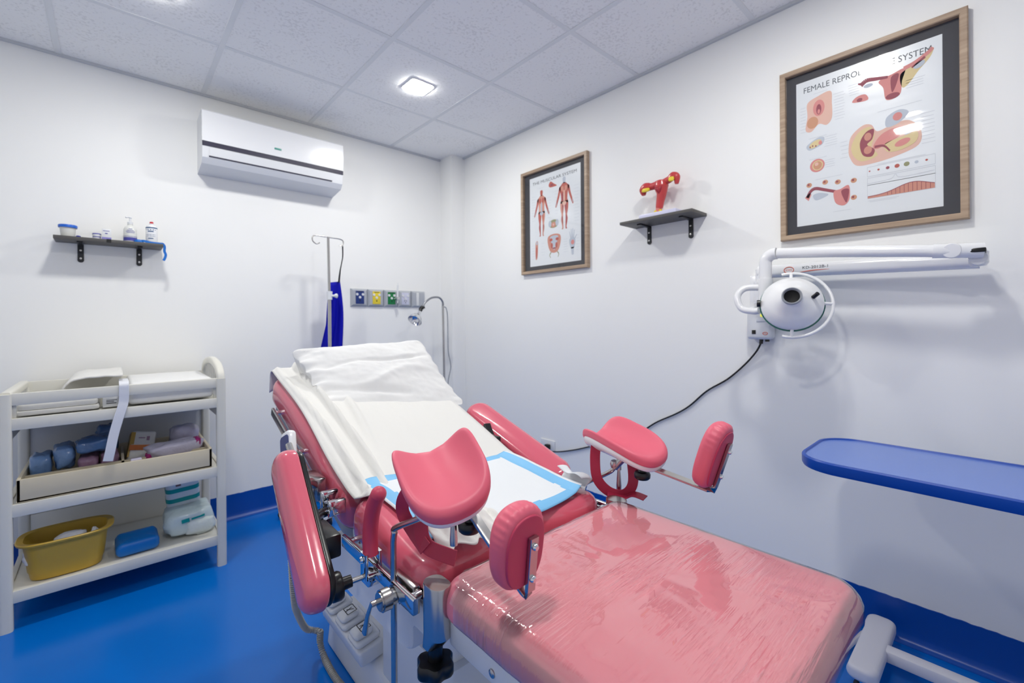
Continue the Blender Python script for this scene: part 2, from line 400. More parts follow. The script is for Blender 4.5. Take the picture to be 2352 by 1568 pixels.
t, q = bottle('lotion_bottle', p, [(0, 0), (.024, 0), (.0255, .004), (.0255, .088), (.022, .1), (.012, .108), (0, .108)], M_gloss, 'tall white bottle with a red cap on the back shelf', 'bottle')
b = BM(); lathe(b, [(.0115, .106), (.0115, .114), (.008, .114)], Matrix.Translation(p), 16); obj('collar', b, M_white, q)
b = BM(); lathe(b, [(0, .114), (.0085, .114), (.0085, .123), (.006, .125), (0, .125)], Matrix.Translation(p), 16); obj('cap', b, M_red, t)
b = BM(); lathe(b, [(.0258, .086), (.0258, .0915), (.0252, .0925)], Matrix.Translation(p), 28)
for z, a, h in ((.076, .9, .004), (.066, .5, .006), (.05, .8, .002), (.042, .8, .002), (.028, .45, .005)):
    v = [b.verts.new((p[0]+.0259*math.sin(k-.2), p[1]-.0259*math.cos(k-.2), SH+z+d)) for d in (0, h) for k in (-a, -a*.5, 0, a*.5, a)]
    for k in range(4): b.faces.new((v[k], v[k+1], v[k+6], v[k+5]))
lathe(b, [(.0258, .003), (.0258, .008)], Matrix.Translation(p), 28)
obj('label_print', b, M_navy, q)
b = BM()
pts = cr([(.105, WY-.115, SH+.003), (.125, WY-.128, SH+.01), (.16, WY-.13, SH+.004), (.195, WY-.128, SH+.003), (.209, WY-.126, SH+.003), (.2165, WY-.125, SH-.012), (.2155, WY-.125, SH-.035), (.221, WY-.125, SH-.055), (.217, WY-.125, SH-.075), (.211, WY-.125, SH-.088)], 5)
sweep(b, pts, rect(.012, .0015, .0005, 1), (0, -1, .02))
lathe(b, [(0, 0), (.02, 0), (.021, .004), (.018, .012), (.008, .017), (0, .018)], Matrix.Translation((.108, WY-.115, SH)) @ Matrix.Diagonal((1.0, .75, 1, 1)), 24)
single('tourniquet_strap', b, M_strap, (.12, WY-.12, SH), 'blue rubber strap hanging over the right end of the back shelf', 'strap')
# uterus model
M_org = mat('model_red', (196, 60, 62), .35, coat=.3); M_org2 = mat('model_dark_red', (160, 30, 48), .4); M_yel = mat('model_yellow', (236, 210, 60), .4); M_pk = mat('model_salmon', (214, 120, 110), .4)
UX, UY, UZ = WX-.075, 1.205, 1.752
t = thing('uterus_model', (UX, UY, UZ), 'red and yellow anatomical uterus model on the right wall shelf', 'anatomical model')
b = BM(); box(b, (UX-.045, UY-.105, UZ), (UX+.045, UY+.105, UZ+.028), .003); obj('base', b, mat('model_base', (214, 214, 240), .35), t)
b = BM(); cyl(b, (UX, UY+.0, UZ+.02), (UX, UY, UZ+.075), .004); obj('rod', b, M_chrome, t)
def tear(b, pts, rs, flat=.6, mi=0):
    P = cr(pts, 6); n = len(P); sc = []
    for k in range(n):
        u = k/(n-1)*(len(rs)-1); i = min(int(u), len(rs)-2); sc.append(rs[i]+(rs[i+1]-rs[i])*(u-i))
    sweep(b, P, [(a, c*1.0) for a, c in circ(1, 14)], (-1, 0, 0), scale=sc, mi=mi)
def G(y, z, x=0): return (UX+x, UY+y, UZ+z)
b = BM(); tear(b, [G(.01, .055), G(.004, .09), G(-.004, .13), G(-.002, .165), G(-.002, .192), G(-.002, .202)], [.018, .021, .026, .037, .033, .005]); obj('uterus_body', b, M_org, t)
b = BM(); tear(b, [G(.022, .17, -.02), G(.008, .15, -.027), G(-.004, .125, -.022)], [.006, .009, .004]); tear(b, [G(-.02, .178, -.02), G(-.012, .15, -.026), G(-.006, .125, -.02)], [.006, .007, .003]); obj('cavity_fold', b, M_org2, t)
b = BM(); tear(b, [G(.02, .18), G(.055, .178), G(.085, .182), G(.103, .168), G(.1, .142)], [.020, .019, .024, .022, .010])
tear(b, [G(-.022, .185), G(-.05, .193), G(-.07, .205), G(-.088, .195), G(-.088, .16)], [.018, .018, .021, .018, .009]); obj('fallopian_tube', b, M_org, t)
b = BM(); lathe(b, [(0, -.012), (.012, -.009), (.016, 0), (.012, .009), (0, .012)], Matrix.Translation(G(.076, .160, -.022)) @ Matrix.Diagonal((.6, 1.6, .95, 1)), 16); obj('ovary', b, M_yel, t); b = BM()
lathe(b, [(0, -.012), (.012, -.009), (.015, 0), (.012, .009), (0, .012)], Matrix.Translation(G(-.068, .186, -.018)) @ Matrix.Diagonal((.6, 1.1, 1.1, 1)), 16); obj('ovary', b, M_yel, t)
b = BM(); tear(b, [G(.012, .035), G(.012, .06), G(.007, .09), G(.001, .115)], [.017, .016, .014, .006]); obj('cervix', b, M_pk, t)
for y in (.024, -.004):
    b = BM(); lathe(b, [(0, -.008), (.009, -.004), (.010, 0), (.006, .006), (0, .008)], Matrix.Translation(G(y, .037, -.012)), 12); obj('fat_pad', b, M_yel, t)
# ---------------------------------------------------------------- framed charts
M_ink = mat('print_black', (70, 76, 86), .5); M_line = mat('print_grey', (196, 200, 208), .6)
M_flesh = mat('print_flesh', (226, 184, 168), .6); M_muscle = mat('print_muscle', (186, 92, 80), .6); M_muscle2 = mat('print_muscle_pale', (206, 142, 124), .6)
M_rose = mat('print_rose', (216, 140, 136), .6); M_wine = mat('print_wine', (150, 70, 84), .6); M_ochre = mat('print_ochre', (220, 200, 150), .6); M_mist = mat('print_mist', (188, 196, 208), .6); M_tan = mat('print_tan', (204, 150, 118), .6); M_olive = mat('print_olive', (150, 150, 112), .6)
M_sheet = mat('laminated_paper', (228, 232, 236), .3, spec=.5, coat=.55, coat_rough=.06, bump=(5, .30, .006, 2, (1, 1, 3)))
PAL = [M_sheet, M_ink, M_line, M_flesh, M_muscle, M_muscle2, M_rose, M_wine, M_ochre, M_mist, M_tan, M_olive]
INK, LINE, FLESH, MUS, MUS2, ROSE, WINE, OCHRE, MIST, TAN, OLIVE = range(1, 12)
M_glass = bpy.data.materials.new('picture_glass'); M_glass.use_nodes = True; nt = M_glass.node_tree; nt.nodes.remove(nt.nodes['Principled BSDF'])
tr = nt.nodes.new('ShaderNodeBsdfTransparent'); gl = nt.nodes.new('ShaderNodeBsdfGlossy'); gl.inputs['Roughness'].default_value = .03
fr = nt.nodes.new('ShaderNodeFresnel'); fr.inputs['IOR'].default_value = 1.5; mx = nt.nodes.new('ShaderNodeMixShader')
ge = nt.nodes.new('ShaderNodeNewGeometry'); fb_ = nt.nodes.new('ShaderNodeMath'); fb_.operation = 'SUBTRACT'; fb_.inputs[0].default_value = 1; fm = nt.nodes.new('ShaderNodeMath'); fm.operation = 'MULTIPLY'
nt.links.new(ge.outputs['Backfacing'], fb_.inputs[1]); nt.links.new(fr.outputs[0], fm.inputs[0]); nt.links.new(fb_.outputs[0], fm.inputs[1]); nt.links.new(fm.outputs[0], mx.inputs[0]); nt.links.new(tr.outputs[0], mx.inputs[1]); nt.links.new(gl.outputs[0], mx.inputs[2]); nt.links.new(mx.outputs[0], nt.nodes['Material Output'].inputs[0])
class Chart:
    def __init__(s, yl, yr, zt, zb, x):
        s.b = BM(); s.yl, s.yr, s.zt, s.zb, s.x = yl, yr, zt, zb, x; s.k = 0
        s.poly([(0, 0), (1, 0), (1, 1), (0, 1)], 0, 0)
    def P(s, u, v, d): return (s.x-.0001-d, s.yl+(s.yr-s.yl)*u, s.zt+(s.zb-s.zt)*v)
    def poly(s, pts, mi, layer=1):
        d = layer*.00025
        vs = [s.b.verts.new(s.P(u, v, d)) for u, v in pts]
        f = s.b.faces.new(vs); f.material_index = mi
    def blob(s, pts, mi, layer=1, n=5): s.poly([(p.x, p.y) for p in cr([(u, v, 0) for u, v in pts], n, True)], mi, layer)
    def ell(s, u, v, a, c, mi, layer=1, rot=0): s.poly([(u+a*math.cos(t)*math.cos(rot)-c*math.sin(t)*math.sin(rot), v+a*math.cos(t)*math.sin(rot)*s.asp()+c*math.sin(t)*math.cos(rot)) for t in [2*PI*k/20 for k in range(20)]], mi, layer)
    def asp(s): return 1
    def stroke(s, pts, w, mi, layer=1):
        P = cr([(u, v, 0) for u, v in pts], 5)
        for i, (a, c) in enumerate(zip(P, P[1:])):
            t = (c-a).normalized(); n = Vector((-t.y, t.x, 0)); w0 = w[0]+(w[1]-w[0])*i/(len(P)-1); w1 = w[0]+(w[1]-w[0])*(i+1)/(len(P)-1)
            s.poly([(a+n*w0)[:2], (c+n*w1)[:2], (c-n*w1)[:2], (a-n*w0)[:2]], mi, layer)
    def lines(s, u0, u1, v0, v1, n, seed=0):
        for k in range(n):
            v = v0+(v1-v0)*(k+.5)/n; a = .25*abs(nz(k*3.1, seed)); s.poly([(u0+(u1-u0)*a, v), (u1-(u1-u0)*.3*abs(nz(k*1.7, seed+4)), v), (u1-(u1-u0)*.3*abs(nz(k*1.7, seed+4)), v+.0022), (u0+(u1-u0)*a, v+.0022)], LINE)
    def write(s, body, u, v, size, width, mi=INK):
        o = s.P(u, v, .0004); text(s.b, body, Matrix(((0, 0, -1, o[0]), (-1, 0, 0, o[1]), (0, 1, 0, o[2]), (0, 0, 0, 1))), size, mi, width=width)
def framed(name, label, y0, y1, z0, z1, fw, mat_in, draw):
    """y0>y1 (left/right edges as seen), z0<z1"""
    t = thing(name, (WX, (y0+y1)/2, z0), label, 'framed poster', 'framed anatomical charts')
    b = BM(); D = .028
    for k, (a, c) in enumerate((((y0, z0), (y1, z0)), ((y1, z0), (y1, z1)), ((y1, z1), (y0, z1)), ((y0, z1), (y0, z0)))):
        cy, cz = (y0+y1)/2, (z0+z1)/2
        def inn(p, f): return (p[0]+(f if p[0] < cy else -f), p[1]+(f if p[1] < cz else -f))
        R = []
        for p in (a, c):
            q = inn(p, fw); e = inn(p, .003); g = inn(q, -.003)
            R.append([(WX, *p), (WX-D+.003, *p), (WX-D, *e), (WX-D, *g), (WX-D+.003, *q), (WX, *q)])
        loft(b, R)
    obj('frame', b, M_frame, t, ang=25)
    b = BM(); box(b, (WX-.005, y0-fw*.7, z0+fw*.7), (WX-.001, y1+fw*.7, z1-fw*.7)); obj('mount_board', b, M_mat, t, smooth=False)
    ch = Chart(*mat_in, WX-.0055); draw(ch)
    obj('chart_sheet', ch.b, PAL, t, smooth=False)
    b = BM(); box(b, (WX-.0135, y0-fw*.9, z0+fw*.9), (WX-.0115, y1+fw*.9, z1-fw*.9)); obj('glass', b, M_glass, t, smooth=False)
    return t
def figure(c, u, v, h, back=0):
    k = h; ar = 1.34
    def q(du, dv): return (u+du*k*ar, v+dv*k)
    c.blob([q(-.035, .0), q(0, -.015), q(.035, 0), q(.038, .06), q(.022, .11), q(-.022, .11), q(-.038, .06)], MIST if back else MUS)
    c.blob([q(-.03, .1), q(.03, .1), q(.1, .16), q(.13, .2), q(.095, .3), q(.08, .42), q(.09, .5), q(-.09, .5), q(-.08, .42), q(-.095, .3), q(-.13, .2), q(-.1, .16)], MUS if back else MUS2)
    for s in (-1, 1):
        c.blob([q(s*.09, .16), q(s*.135, .19), q(s*.16, .3), q(s*.2, .42), q(s*.235, .53), q(s*.21, .55), q(s*.165, .45), q(s*.115, .32)], MUS)
        c.blob([q(s*.005, .48), q(s*.095, .47), q(s*.1, .6), q(s*.075, .73), q(s*.085, .82), q(s*.055, .97), q(s*.075, 1.0), q(s*.03, 1.0), q(s*.03, .85), q(s*.03, .72), q(s*.012, .6)], MUS2 if s*(1-2*back) > 0 else MUS)
        c.blob([q(s*.03, .52), q(s*.055, .53), q(s*.05, .66), q(s*.04, .7)], WINE if back else MUS, 2)
        c.blob([q(s*.045, .76), q(s*.065, .78), q(s*.05, .9), q(s*.042, .9)], WINE, 2)
        c.blob([q(s*.02, .17), q(s*.085, .18), q(s*.07, .25), q(s*.02, .27)], MUS2 if back else MUS, 2)
        c.blob([q(s*.2, .44), q(s*.212, .47), q(s*.222, .53), q(s*.21, .52)], MIST, 2)
    c.blob([q(-.016, .27), q(.016, .27), q(.02, .46), q(-.02, .46)], FLESH if back else MIST, 3)
    c.blob([q(-.05, .3), q(-.03, .3), q(-.03, .45), q(-.055, .44)], WINE if back else FLESH, 3)
    c.blob([q(-.05, .48), q(.05, .48), q(.03, .54), q(-.03, .54)], FLESH if back else MIST, 3)
def draw_muscle(c):
    c.write('THE MUSCULAR SYSTEM', .5, .085, .028, .40)
    figure(c, .25, .17, .50); figure(c, .70, .10, .54, 1)
    c.blob([(.40, .13), (.44, .10), (.50, .13), (.56, .16), (.50, .165), (.42, .16)], MUS); c.ell(.46, .14, .03, .012, WINE, 2)
    c.ell(.49, .565, .10, .045, OLIVE); c.ell(.42, .56, .03, .036, MIST, 2); c.ell(.56, .56, .03, .036, MIST, 2); c.ell(.49, .575, .045, .03, MUS2, 2); c.ell(.49, .575, .015, .012, FLESH, 3)
    c.blob([(.38, .70), (.50, .675), (.62, .70), (.62, .79), (.56, .87), (.44, .87), (.38, .79)], MUS2); c.blob([(.43, .70), (.57, .70), (.56, .76), (.50, .85), (.44, .76)], MIST, 2)
    for s in (-1, 1): c.ell(.5+s*.06, .735, .03, .016, MUS, 3); c.ell(.5+s*.045, .80, .02, .03, MUS, 3); c.stroke([(.5+s*.06, .87), (.5+s*.09, .9), (.5+s*.07, .93)], (.008, .003), OLIVE)
    c.ell(.5, .83, .035, .008, WINE, 3)
    c.blob([(.12, .74), (.15, .72), (.17, .74), (.165, .85), (.15, .92), (.12, .92), (.115, .82)], MUS2); c.blob([(.13, .80), (.155, .80), (.15, .90), (.13, .90)], MUS, 2); c.ell(.147, .745, .016, .02, MIST, 2)
    c.blob([(.80, .76), (.88, .755), (.90, .80), (.87, .86), (.82, .86), (.79, .80)], MIST); c.ell(.85, .80, .03, .025, ROSE, 2)
    for k, (du, dv) in enumerate(((-.05, -.09), (-.02, -.115), (.01, -.12), (.04, -.10), (.08, -.05))): c.stroke([(.845+du*.55, .775+dv*.2), (.845+du, .775+dv)], (.009, .004), MIST)
    c.stroke([(.845, .85), (.85, .93)], (.028, .018), MIST)
    for a in ((.04, .12, .2, .5, 10), (.36, .44, .25, .5, 8), (.52, .58, .2, .48, 8), (.88, .97, .2, .6, 12), (.04, .1, .75, .93, 6), (.24, .3, .74, .9, 5), (.68, .76, .74, .9, 6), (.91, .97, .72, .9, 6), (.35, .44, .09, .1, 1), (.15, .33, .13, .14, 1), (.62, .8, .075, .085, 1)): c.lines(*a, seed=a[0]*50)
def draw_repro(c):
    c.write('FEMALE REPRODUCTIVE SYSTEM', .5, .082, .034, .40)
    c.blob([(.09, .16), (.17, .13), (.27, .12), (.28, .2), (.28, .3), (.24, .34), (.18, .32), (.12, .36), (.075, .34), (.09, .25)], FLESH)
    c.ell(.13, .3, .045, .04, TAN, 2); c.ell(.235, .285, .045, .04, FLESH, 2); c.ell(.18, .21, .045, .055, ROSE, 2); c.ell(.18, .22, .02, .035, WINE, 3); c.ell(.18, .235, .01, .016, ROSE, 4)
    c.blob([(.43, .245), (.46, .215), (.52, .215), (.535, .255)], ROSE); c.ell(.48, .24, .02, .012, WINE, 2)
    c.stroke([(.49, .15), (.53, .13), (.60, .14), (.67, .15)], (.016, .008), WINE, 2); c.ell(.54, .165, .032, .012, MIST, 2); c.stroke([(.47, .135), (.5, .145)], (.004, .01), WINE)
    c.blob([(.61, .16), (.70, .14), (.78, .13), (.76, .2), (.745, .28), (.66, .29), (.64, .21)], ROSE); c.blob([(.69, .16), (.74, .15), (.72, .22), (.695, .25)], WINE, 2); c.ell(.70, .275, .045, .018, WINE, 3)
    c.blob([(.75, .16), (.82, .13), (.90, .09), (.95, .06), (.93, .11), (.86, .17), (.80, .23), (.76, .24)], OCHRE); c.stroke([(.77, .13), (.84, .115), (.92, .08), (.945, .06)], (.012, .012), ROSE, 2); c.ell(.865, .135, .036, .018, MIST, 3, -.3); c.stroke([(.82, .14), (.90, .10)], (.005, .008), WINE, 3)
    c.blob([(.40, .54), (.42, .46), (.50, .41), (.56, .42), (.60, .47), (.70, .45), (.80, .45), (.87, .52), (.86, .61), (.72, .65), (.58, .665), (.46, .66), (.41, .6)], FLESH)
    c.blob([(.42, .53), (.47, .45), (.55, .43), (.58, .49), (.56, .56), (.60, .62), (.50, .64), (.44, .6)], OCHRE, 2)
    c.blob([(.48, .52), (.52, .46), (.575, .45), (.565, .51), (.53, .54), (.58, .58), (.56, .62), (.50, .60)], WINE, 3); c.ell(.535, .49, .025, .025, MUS2, 4); c.ell(.535, .575, .028, .025, MUS2, 4)
    c.blob([(.57, .56), (.62, .50), (.70, .475), (.77, .48), (.74, .53), (.66, .56), (.60, .58)], ROSE, 3); c.stroke([(.58, .565), (.64, .57), (.68, .61)], (.008, .005), WINE, 4); c.blob([(.65, .56), (.76, .54), (.85, .53), (.84, .59), (.74, .62), (.66, .61)], OCHRE, 3); c.ell(.76, .575, .05, .02, ROSE, 4, -.2); c.ell(.80, .52, .03, .012, MIST, 4, -.3)
    c.blob([(.66, .40), (.74, .37), (.80, .40), (.74, .45), (.66, .46)], MIST, 2); c.ell(.73, .41, .03, .025, ROSE, 3)
    c.blob([(.08, .455), (.12, .43), (.18, .41), (.22, .42), (.21, .46), (.15, .48), (.10, .485)], MIST); c.ell(.15, .45, .05, .022, OCHRE, 2, -.3); c.ell(.19, .45, .014, .014, ROSE, 3)
    for u, v in ((.11, .465), (.13, .46), (.155, .465)): c.ell(u, v, .005, .006, WINE, 3)
    c.ell(.165, .60, .058, .045, ROSE); c.ell(.168, .60, .042, .034, OCHRE, 2); c.ell(.168, .60, .034, .028, TAN, 3); c.ell(.16, .59, .015, .012, FLESH, 4)
    for u, v in ((.10, .725), (.225, .725), (.32, .74), (.435, .75), (.435, .86)): c.ell(u, v, .022, .016, TAN); c.ell(u-.005, v-.003, .009, .007, WINE, 2)
    c.stroke([(.085, .81), (.11, .77), (.15, .755), (.22, .775), (.30, .80), (.36, .815)], (.012, .009), WINE, 2); c.stroke([(.08, .82), (.11, .785)], (.02, .01), ROSE, 2); c.blob([(.13, .80), (.18, .79), (.25, .81), (.20, .83), (.15, .835)], MIST, 2)
    c.blob([(.29, .80), (.34, .79), (.40, .775), (.405, .86), (.37, .90), (.32, .89), (.295, .86)], ROSE, 3); c.blob([(.345, .805), (.40, .80), (.39, .87), (.375, .88)], WINE, 4)
    for v0, v1 in ((.685, .745), (.755, .80), (.80, .885)):
        for a, q in (((.53, v0), (.955, v0)), ((.53, v1), (.955, v1)), ((.53, v0), (.53, v1)), ((.955, v0), (.955, v1))): c.stroke([a, q], (.0012, .0012), LINE)
    for k, (r, m) in enumerate(((.006, MUS), (.008, MUS), (.012, WINE), (.016, MUS), (.018, OLIVE), (.012, MIST), (.008, MUS))): c.ell(.545+.06*k, .712, r, r*.75, m, 2)
    pts = [(.532, .884)]+[(.532+.42*k/16, .884-.012-.045*math.exp(-((k-11)/5)**2)) for k in range(17)]+[(.952, .884)]
    c.poly(pts, MUS2, 2); c.stroke([(.532+.42*k/16, .872-.045*math.exp(-((k-11)/5)**2)) for k in range(17)], (.002, .002), WINE, 3)
    for k in range(5, 16): c.stroke([(.532+.42*k/16, .882), (.532+.42*k/16, .874-.045*math.exp(-((k-11)/5)**2))], (.0015, .0015), WINE, 3)
    c.stroke([(.53, .79), (.68, .785), (.715, .76), (.75, .785), (.95, .78)], (.0012, .0012), LINE, 2)
    for a in ((.03, .08, .17, .36, 9), (.29, .38, .14, .33, 10), (.40, .48, .12, .2, 5), (.78, .9, .2, .26, 4), (.22, .32, .41, .49, 5), (.22, .3, .57, .63, 4), (.34, .4, .47, .6, 5), (.87, .96, .42, .62, 9), (.13, .25, .1, .11, 1), (.1, .24, .40, .41, 1), (.1, .24, .545, .555, 1), (.13, .36, .69, .7, 1), (.6, .88, .345, .355, 1), (.6, .9, .672, .682, 1), (.53, .75, .895, .91, 2), (.28, .42, .93, .935, 1)): c.lines(*a, seed=a[0]*40)
framed('framed_muscle_chart', 'small walnut framed muscular system chart near the room corner', 2.331, 1.731, 1.549, 2.2755, .022, (2.258, 1.797, 2.224, 1.602), draw_muscle)
t = framed('framed_reproductive_chart', 'large walnut framed female reproductive system chart above the wall lamp', .661, .080, 1.561, 2.293, .022, (.602, .1455, 2.2345, 1.618), draw_repro)
# ---------------------------------------------------------------- gas outlet panel
t = thing('gas_outlet_panel', (1.61, WY, 1.40), 'row of grey medical gas outlets with blue, yellow and green inserts', 'gas outlet panel')
M_plate = mat('outlet_plate', (176, 180, 188), .4); ins = [mat('insert_blue', (24, 52, 122), .4), mat('insert_yellow', (232, 208, 58), .4), mat('insert_green', (0, 120, 62), .4), mat('insert_pale', (206, 208, 228), .35), mat('insert_white', (220, 222, 224), .35)]
for k, (a, c) in enumerate(((1.303, 1.432), (1.434, 1.562), (1.564, 1.680), (1.682, 1.80), (1.802, 1.928))):
    b = BM(); R = []
    for e, d in ((0, 0), (.001, .006), (.014, .022), (.022, .023)): R.append([(a+e, WY-d, 1.336+e), (c-e, WY-d, 1.336+e), (c-e, WY-d, 1.469-e), (a+e, WY-d, 1.469-e)])
    loft(b, R); pl = obj('outlet_plate', b, M_plate, t, ang=20)
    m = (a+c)/2
    if k < 4:
        b = BM(); box(b, (m-.032, WY-.026, 1.356), (m+.032, WY-.022, 1.452), .002); iq = obj('gas_insert', b, ins[k], pl)
        for sx in (-1, 1):
            b = BM(); lathe(b, [(0, .004), (.009, .004), (.010, 0)], frame((m+sx*.022, WY-.026, 1.426), (0, -1, 0)), 14); obj('latch', b, M_white, iq)
        b = BM(); lathe(b, [(0, .003), (.006, .004), (.008, .004), (.010, 0)], frame((m, WY-.026, 1.404), (0, -1, 0)), 16)
        obj('socket', b, M_white, iq)
        if k == 3:
            for dx, dz in ((-.008, 1.386), (.008, 1.386), (0, 1.372)): b = BM(); lathe(b, [(0, .001), (.0035, .001), (.0035, 0)], frame((m+dx, WY-.026, dz), (0, -1, 0)), 10); obj('pin_hole', b, M_dark, iq)
        else:
            b = BM(); lathe(b, [(0, .001), (.005, .001), (.005, 0)], frame((m, WY-.026, 1.380), (0, -1, 0)), 12); obj('port', b, M_dark, iq)
            b = BM(); box(b, (m-.02, WY-.0268, 1.443), (m+.02, WY-.026, 1.447)); obj('marking', b, M_dark, iq)
    else:
        b = BM(); box(b, (m-.026, WY-.028, 1.350), (m-.002, WY-.022, 1.456), .003); obj('blank_cover', b, ins[4], pl)
t = thing('flow_valve', (1.652, WY-.03, 1.39), 'chrome valve with white stem plugged into the green outlet', 'valve')
b = BM(); cyl(b, (1.645, WY-.026, 1.40), (1.648, WY-.07, 1.40), .010); lathe(b, [(0, -.012), (.013, -.008), (.015, 0), (.013, .008), (0, .012)], frame((1.649, WY-.072, 1.40), (0, -1, 0)), 18); cyl(b, (1.649, WY-.07, 1.395), (1.647, WY-.07, 1.365), .007); obj('valve_body', b, M_chrome, t)
b = BM(); cyl(b, (1.648, WY-.07, 1.41), (1.651, WY-.07, 1.505), .007); cyl(b, (1.651, WY-.07, 1.50), (1.651, WY-.07, 1.525), .003); obj('stem', b, M_white, t)
# ---------------------------------------------------------------- infusion stand and bag
IX, IY = 1.066, 3.0
t = thing('infusion_stand', (IX, IY, 0), 'steel infusion stand with two hooks behind the examination chair', 'infusion stand')
b = BM(); cyl(b, (IX+.006, IY, .10), (IX+.006, IY, 1.40), .0115); obj('lower_pole', b, M_steel, t)
b = BM(); cyl(b, (IX+.006, IY, 1.36), (IX, IY, 1.785), .0085); obj('upper_pole', b, M_steel, t)
b = BM(); cyl(b, (IX+.006, IY, 1.37), (IX+.006, IY, 1.425), .018); cyl(b, (IX+.006, IY, 1.395), (IX+.035, IY-.025, 1.395), .008); lathe(b, [(0, 0), (.014, .001), (.016, .012), (.010, .016), (0, .017)], frame((IX+.034, IY-.024, 1.395), (.75, -.65, 0)), 16); obj('clamp_knob', b, M_white, t)
hk = []
b = BM(); tube(b, cr([(IX-.054, IY, 1.741), (IX-.075, IY, 1.732), (IX-.098, IY, 1.748), (IX-.099, IY, 1.775), (IX-.075, IY, 1.786), (IX, IY, 1.783), (IX+.075, IY, 1.780), (IX+.099, IY, 1.768), (IX+.096, IY, 1.742), (IX+.075, IY, 1.733)], 6), .004, 10); obj('hook_bar', b, M_steel, t)
for k in range(5):
    a = 2*PI*k/5+4.35; d = Vector((math.cos(a), math.sin(a), 0)); c = Vector((IX+.006, IY, 0))
    rr = .29 if c.y+.29*d.y < WY-.06 else .17
    b = BM(); tube(b, cr([c+Vector((0, 0, .14)), c+d*.08+Vector((0, 0, .125)), c+d*(rr-.05)+Vector((0, 0, .085)), c+d*rr+Vector((0, 0, .078))], 4), .012, 10); L = obj('leg', b, M_steel, t)
    b = BM(); cyl(b, c+d*rr+Vector((0, 0, .055)), c+d*rr+Vector((0, 0, .085)), .012); s = d.cross(Vector((0, 0, 1)))
    lathe(b, [(0, -.012), (.025, -.012), (.0275, -.008), (.0275, .008), (.025, .012), (0, .012)], frame(c+d*rr+Vector((0, 0, .0275)), s), 20); w_ = obj('caster', b, M_dark, L)
    b = BM(); lathe(b, [(0, -.014), (.015, -.013), (.017, -.012)], frame(c+d*rr+Vector((0, 0, .0275)), s), 16); obj('wheel_hub', b, M_lgrey, L); b = BM(); lathe(b, [(0, .014), (.015, .013), (.017, .012)], frame(c+d*rr+Vector((0, 0, .0275)), s), 16)
    obj('wheel_hub', b, M_lgrey, L); b = BM(); box(b, c+d*rr+Vector((-.016, -.016, .045)), c+d*rr+Vector((.016, .016, .062)), .004); obj('caster_fork', b, M_lgrey, L)
M_bag = mat('royal_blue_fabric', (3, 8, 168), .65, spec=.2, sheen=0, bump=(14, .3, .006, 3, (1, 1, .3)))
t = thing('blue_fabric_bag', (1.11, 3.045, 1.47), 'royal blue cloth hanging by a black strap from the infusion stand', 'hanging cloth')
b = BM()
def bagf(u, v):
    z = 1.487-.62*v; l = 1.083-.028*max(0, v-.05)-.115*max(0, v-.45)**1.0; r = 1.160+.028*v+.01*math.sin(v*5)
    x = l+(r-l)*u; return (x, 3.045+.012*math.sin(u*11+v*2)*min(1, v*3)+.01*v, z+.012*u*(1-v))
grid(b, 26, 24, bagf); o = obj('cloth', b, M_bag, t); solidify(o, .004)
b = BM(); sweep(b, cr([(IX+.094, IY, 1.733), (IX+.097, IY+.006, 1.66), (IX+.088, IY+.02, 1.58), (IX+.085, IY+.035, 1.49)], 6), rect(.006, .003), (0, -1, 0)); sweep(b, cr([(IX+.097, IY, 1.735), (IX+.099, IY+.008, 1.66), (IX+.084, IY+.02, 1.57), (IX+.078, IY+.035, 1.49)], 6), rect(.005, .003), (0, -1, 0)); obj('hanging_strap', b, M_dark, t)
# ---------------------------------------------------------------- gooseneck lamp
GXp, GYp = 1.965, 2.98
t = thing('gooseneck_lamp', (GXp, GYp, 0), 'chrome gooseneck examination lamp standing in the room corner', 'lamp')
b = BM(); lathe(b, [(0, 0), (.13, 0), (.135, .01), (.12, .028), (.03, .04), (0, .04)], Matrix.Translation((GXp, GYp, 0)), 32); obj('base', b, M_steel, t)
b = BM(); cyl(b, (GXp, GYp, .03), (GXp-.018, GYp, 1.345), .0085); obj('pole', b, M_steel, t)
kx = GXp-.018
b = BM(); tube(b, cr([(kx, GYp, 1.34), (kx-.002, GYp, 1.375), (kx-.035, GYp, 1.408), (kx-.10, GYp, 1.405), (kx-.155, GYp-.0, 1.372), (kx-.185, GYp, 1.335)], 7), .0075, 12); obj('gooseneck', b, mat('gooseneck_metal', (150, 152, 158), .3, 1), t)
d = Vector((-.62, -.28, -.73)).normalized(); p0 = Vector((kx-.187, GYp, 1.33))
b = BM(); lathe(b, [(0, -.005), (.014, -.004), (.016, .01), (.012, .018), (.015, .03), (.010, .044), (0, .045)], frame(p0, d), 18); cyl(b, p0+Vector((-.02, 0, -.005))+d*.01, p0+Vector((.024, 0, .006))+d*.01, .008); obj('switch', b, M_black, t)
b = BM(); lathe(b, [(.009, .04), (.012, .055), (.012, .075), (.03, .09), (.048, .115), (.055, .14), (.053, .14), (.045, .116), (.028, .095), (0, .085)], frame(p0, d), 28); obj('lamp_shade', b, M_chrome, t)
b = BM(); tube(b, cr([(kx+.004, GYp-.012, 1.335), (kx+.022, GYp-.012, 1.325), (kx+.035, GYp-.012, 1.26), (kx+.037, GYp-.012, 1.1), (kx+.04, GYp-.012, .98), (kx+.062, GYp-.012, .86), (kx+.035, GYp-.012, .72), (kx+.03, GYp-.01, .4), (kx+.05, GYp, .1)], 7), .004, 8); obj('power_cable', b, M_grey, t)
